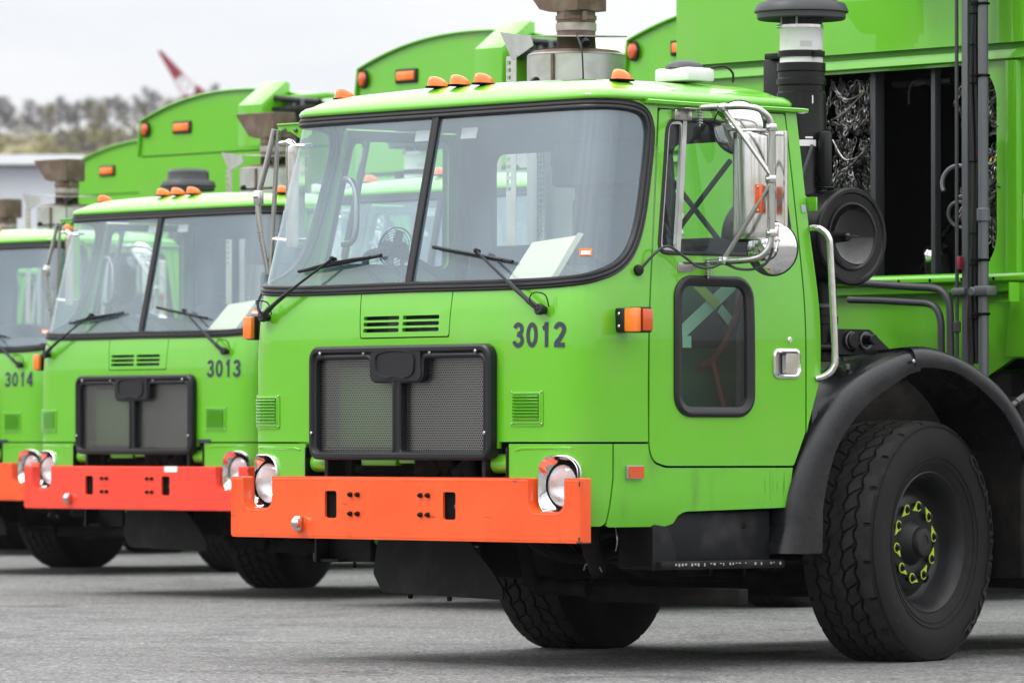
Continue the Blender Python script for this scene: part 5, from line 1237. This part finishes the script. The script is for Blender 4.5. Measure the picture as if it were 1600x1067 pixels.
# crane
cr_ = bpy.data.objects.new('crane', None); COL.objects.link(cr_); tag(cr_, 'red and white lattice crane boom leaning left above the hill line', 'crane')
tip = at(249, 80, 220); base = at(470, 372, 220); foot = at(620, 640, 220)
cr_.location = (foot.x, foot.y, 0)
def rel(p): return Vector(p) - cr_.location
axv = (base - tip).normalized(); sdv = axv.cross(vd).normalized(); dpv = vd
def chord(t, k, l): w_ = .14 + .75 * min(1, t / 3.0); return rel(tip + axv * t + sdv * w_ * k + dpv * w_ * l)
Lb = (base - tip).length
mb = MB(); mb.add([chord(t, k, l) for t in (0, .3, 1.15, 1.3) for (k, l) in ((-.5, -.5), (.5, -.5), (.5, .5), (-.5, .5))], [(0, 1, 2, 3)] + [(i * 4 + k, i * 4 + (k + 1) % 4, (i + 1) * 4 + (k + 1) % 4, (i + 1) * 4 + k) for i in range(3) for k in range(4)] + [(12, 13, 14, 15)])
mb.build('boom_tip', 'red_paint', cr_)
def lattice(t0, t1, name, m, r=.06):
    q = MB(); n = max(2, int((t1 - t0) / .5))
    for (k, l) in ((-.5, -.5), (.5, -.5), (.5, .5), (-.5, .5)): q.tube([chord(t0, k, l), chord(t1, k, l)], r, 6)
    for i in range(n):
        a, b = t0 + (t1 - t0) * i / n, t0 + (t1 - t0) * (i + 1) / n
        for (k, l, k2, l2) in ((-.5, -.5, .5, -.5), (.5, .5, -.5, .5), (.5, -.5, .5, .5), (-.5, .5, -.5, -.5)): q.tube([chord(a, k, l), chord(b, k2, l2)], r * .6, 5)
    q.build(name, m, cr_)
lattice(1.3, 2.05, 'boom_section', 'crane_white', .045); lattice(2.05, 4.6, 'boom_section', 'red_paint', .10); lattice(4.6, 6.5, 'boom_section', 'crane_white'); lattice(6.5, Lb, 'boom_section', 'red_paint')
mb = MB().tube([rel(base), rel(foot)], .8, 8); mb.build('boom_foot', 'red_paint', cr_)
MB().b2(-3, 3, -2, 2, 0, 3.5, bev=.2).build('crane_house', 'red_paint', cr_)
# hill: wooded ridge in view, with an unseen ring added to darken paint reflections
random.seed(4)
def ridge(px): return 210 + 8 * math.sin(px * .011 + 1) + 5 * math.sin(px * .031) + (px - 100) * .012
mb = MB(); NAZ = 180; rowsd = [(420, None), (520, .15), (640, .5), (740, .82), (800, 1.0), (860, 1.02), (1100, .9)]
a_mid = math.atan2(vh.y, vh.x)
for d_, k in rowsd:
    for i in range(NAZ):
        a = 2 * math.pi * i / NAZ; da = (a - a_mid + math.pi) % (2 * math.pi) - math.pi
        px = 800 - math.tan(max(-1.2, min(1.2, da))) * FPX
        zr = at(max(-900, min(2600, px)), ridge(max(-900, min(2600, px))), 800).z + (0 if -900 < px < 2600 else 5 * math.sin(a * 7) + 3 * math.sin(a * 17))
        q = CAMP + Vector((math.cos(a), math.sin(a), 0)) * d_ / max(.5, math.cos(min(abs(da), .3)))
        mb.v.append((q.x, q.y, -.5 if k is None else zr * k + random.uniform(-.4, .4)))
for j in range(len(rowsd) - 1):
    for i in range(NAZ): mb.f.append((j * NAZ + i, j * NAZ + (i + 1) % NAZ, (j + 1) * NAZ + (i + 1) % NAZ, (j + 1) * NAZ + i))
tag(mb.build('hill', 'brush', sharp=180), kind='structure')
# brush on the slope
def tuft(mb, c, r, n, s):
    for k in range(n):
        d = V(random.gauss(0, 1), random.gauss(0, 1), random.gauss(0, .8)).normalized() * r * random.random() ** .5
        p = c + d; a = V(random.uniform(-1, 1), random.uniform(-1, 1), random.uniform(-1, 1)).normalized() * s; b = a.orthogonal().normalized() * s * random.uniform(.5, 1)
        o = len(mb.v); mb.v += [tuple(p - a), tuple(p + b), tuple(p + a), tuple(p - b)]; mb.f.append((o, o + 1, o + 2, o + 3))
mb = MB(); mb2 = MB()
for k in range(420):
    px = random.uniform(-200, 760); d_ = random.uniform(690, 800); kz = .66 + (d_ - 690) / 110 * .34; q = at(px, 690, d_)
    z = at(px, ridge(px), 800).z * kz; tuft(mb if random.random() < .62 else mb2, V(q.x, q.y, z + random.uniform(.2, 1.6)), random.uniform(1.0, 2.4), 42, .42)
tag(mb.build('undergrowth', 'buds', sharp=180), 'yellowish spring undergrowth covering the slope of the hill', 'undergrowth', kind='stuff')
tag(mb2.build('bare_scrub', 'twigs', sharp=180), 'brown leafless scrub between the undergrowth on the hill', 'scrub', kind='stuff')
# bare trees on the ridge
protos = []
for v_ in range(4):
    random.seed(50 + v_); H = (8.6, 7.6, 9.4, 8.0)[v_]
    tm = MB().tube(catmull([(0, 0, -.6), (random.uniform(-.2, .2), 0, H * .3), (random.uniform(-.4, .4), random.uniform(-.3, .3), H * .65), (random.uniform(-.5, .5), 0, H)], 4), [.20 - .0135 * k for k in range(13)], 6)
    for k in range(13):
        z = H * random.uniform(.35, .95); a = random.uniform(0, 6.28); l = (H - z) * .5 + .7
        tm.tube([(0, 0, z), (l * .5 * math.cos(a), l * .5 * math.sin(a), z + l * .5), (l * .8 * math.cos(a), l * .8 * math.sin(a), z + l * 1.1)], [.06, .04, .02], 4)
    cm = MB()
    for k in range(22):
        z = H * random.uniform(.42, 1.02); a = random.uniform(0, 6.28); r = random.uniform(0, 1.7) * (1.1 - abs(z / H - .72))
        tuft(cm, V(r * math.cos(a), r * math.sin(a), z), .85, 30, .17)
    protos.append((tm.mesh('trunk', 'bark'), cm.mesh('crown', 'buds' if v_ % 2 else 'twigs')))
random.seed(77)
for k in range(84):
    px = -60 + k * 9.6 + random.uniform(-4, 4); d_ = random.choice((786, 800, 815)); q = at(px, 690, d_); z = at(px, ridge(px), 800).z * (.985 if d_ < 790 else 1.0)
    o = bpy.data.objects.new('bare_tree', None); COL.objects.link(o); o.location = (q.x, q.y, z - .3); sc1 = random.uniform(.56, .76); o.scale = (sc1, sc1, sc1); o.rotation_euler = (0, 0, random.uniform(0, 6.28))
    a, b = protos[random.randrange(4)]
    obj('trunk', a, o); obj('crown', b, o)
    tag(o, 'leafless early spring tree in the wood along the hilltop', 'tree', 'bare trees along the hilltop')

# ------------------------------------------------------------------ thin spring haze
hz = MB().b2(-1300, 1300, -1300, 1300, -1.5, 72, bev=0)
mh = bpy.data.materials.new('haze'); mh.use_nodes = True; th_ = mh.node_tree; th_.nodes.clear()
oh = th_.nodes.new('ShaderNodeOutputMaterial'); pv_ = th_.nodes.new('ShaderNodeVolumePrincipled')
pv_.inputs['Color'].default_value = (.93, .95, 1, 1); pv_.inputs['Density'].default_value = .00010; pv_.inputs['Anisotropy'].default_value = .2
th_.links.new(pv_.outputs[0], oh.inputs['Volume']); MAT['haze'] = mh
tag(hz.build('haze', 'haze'), kind='stuff')
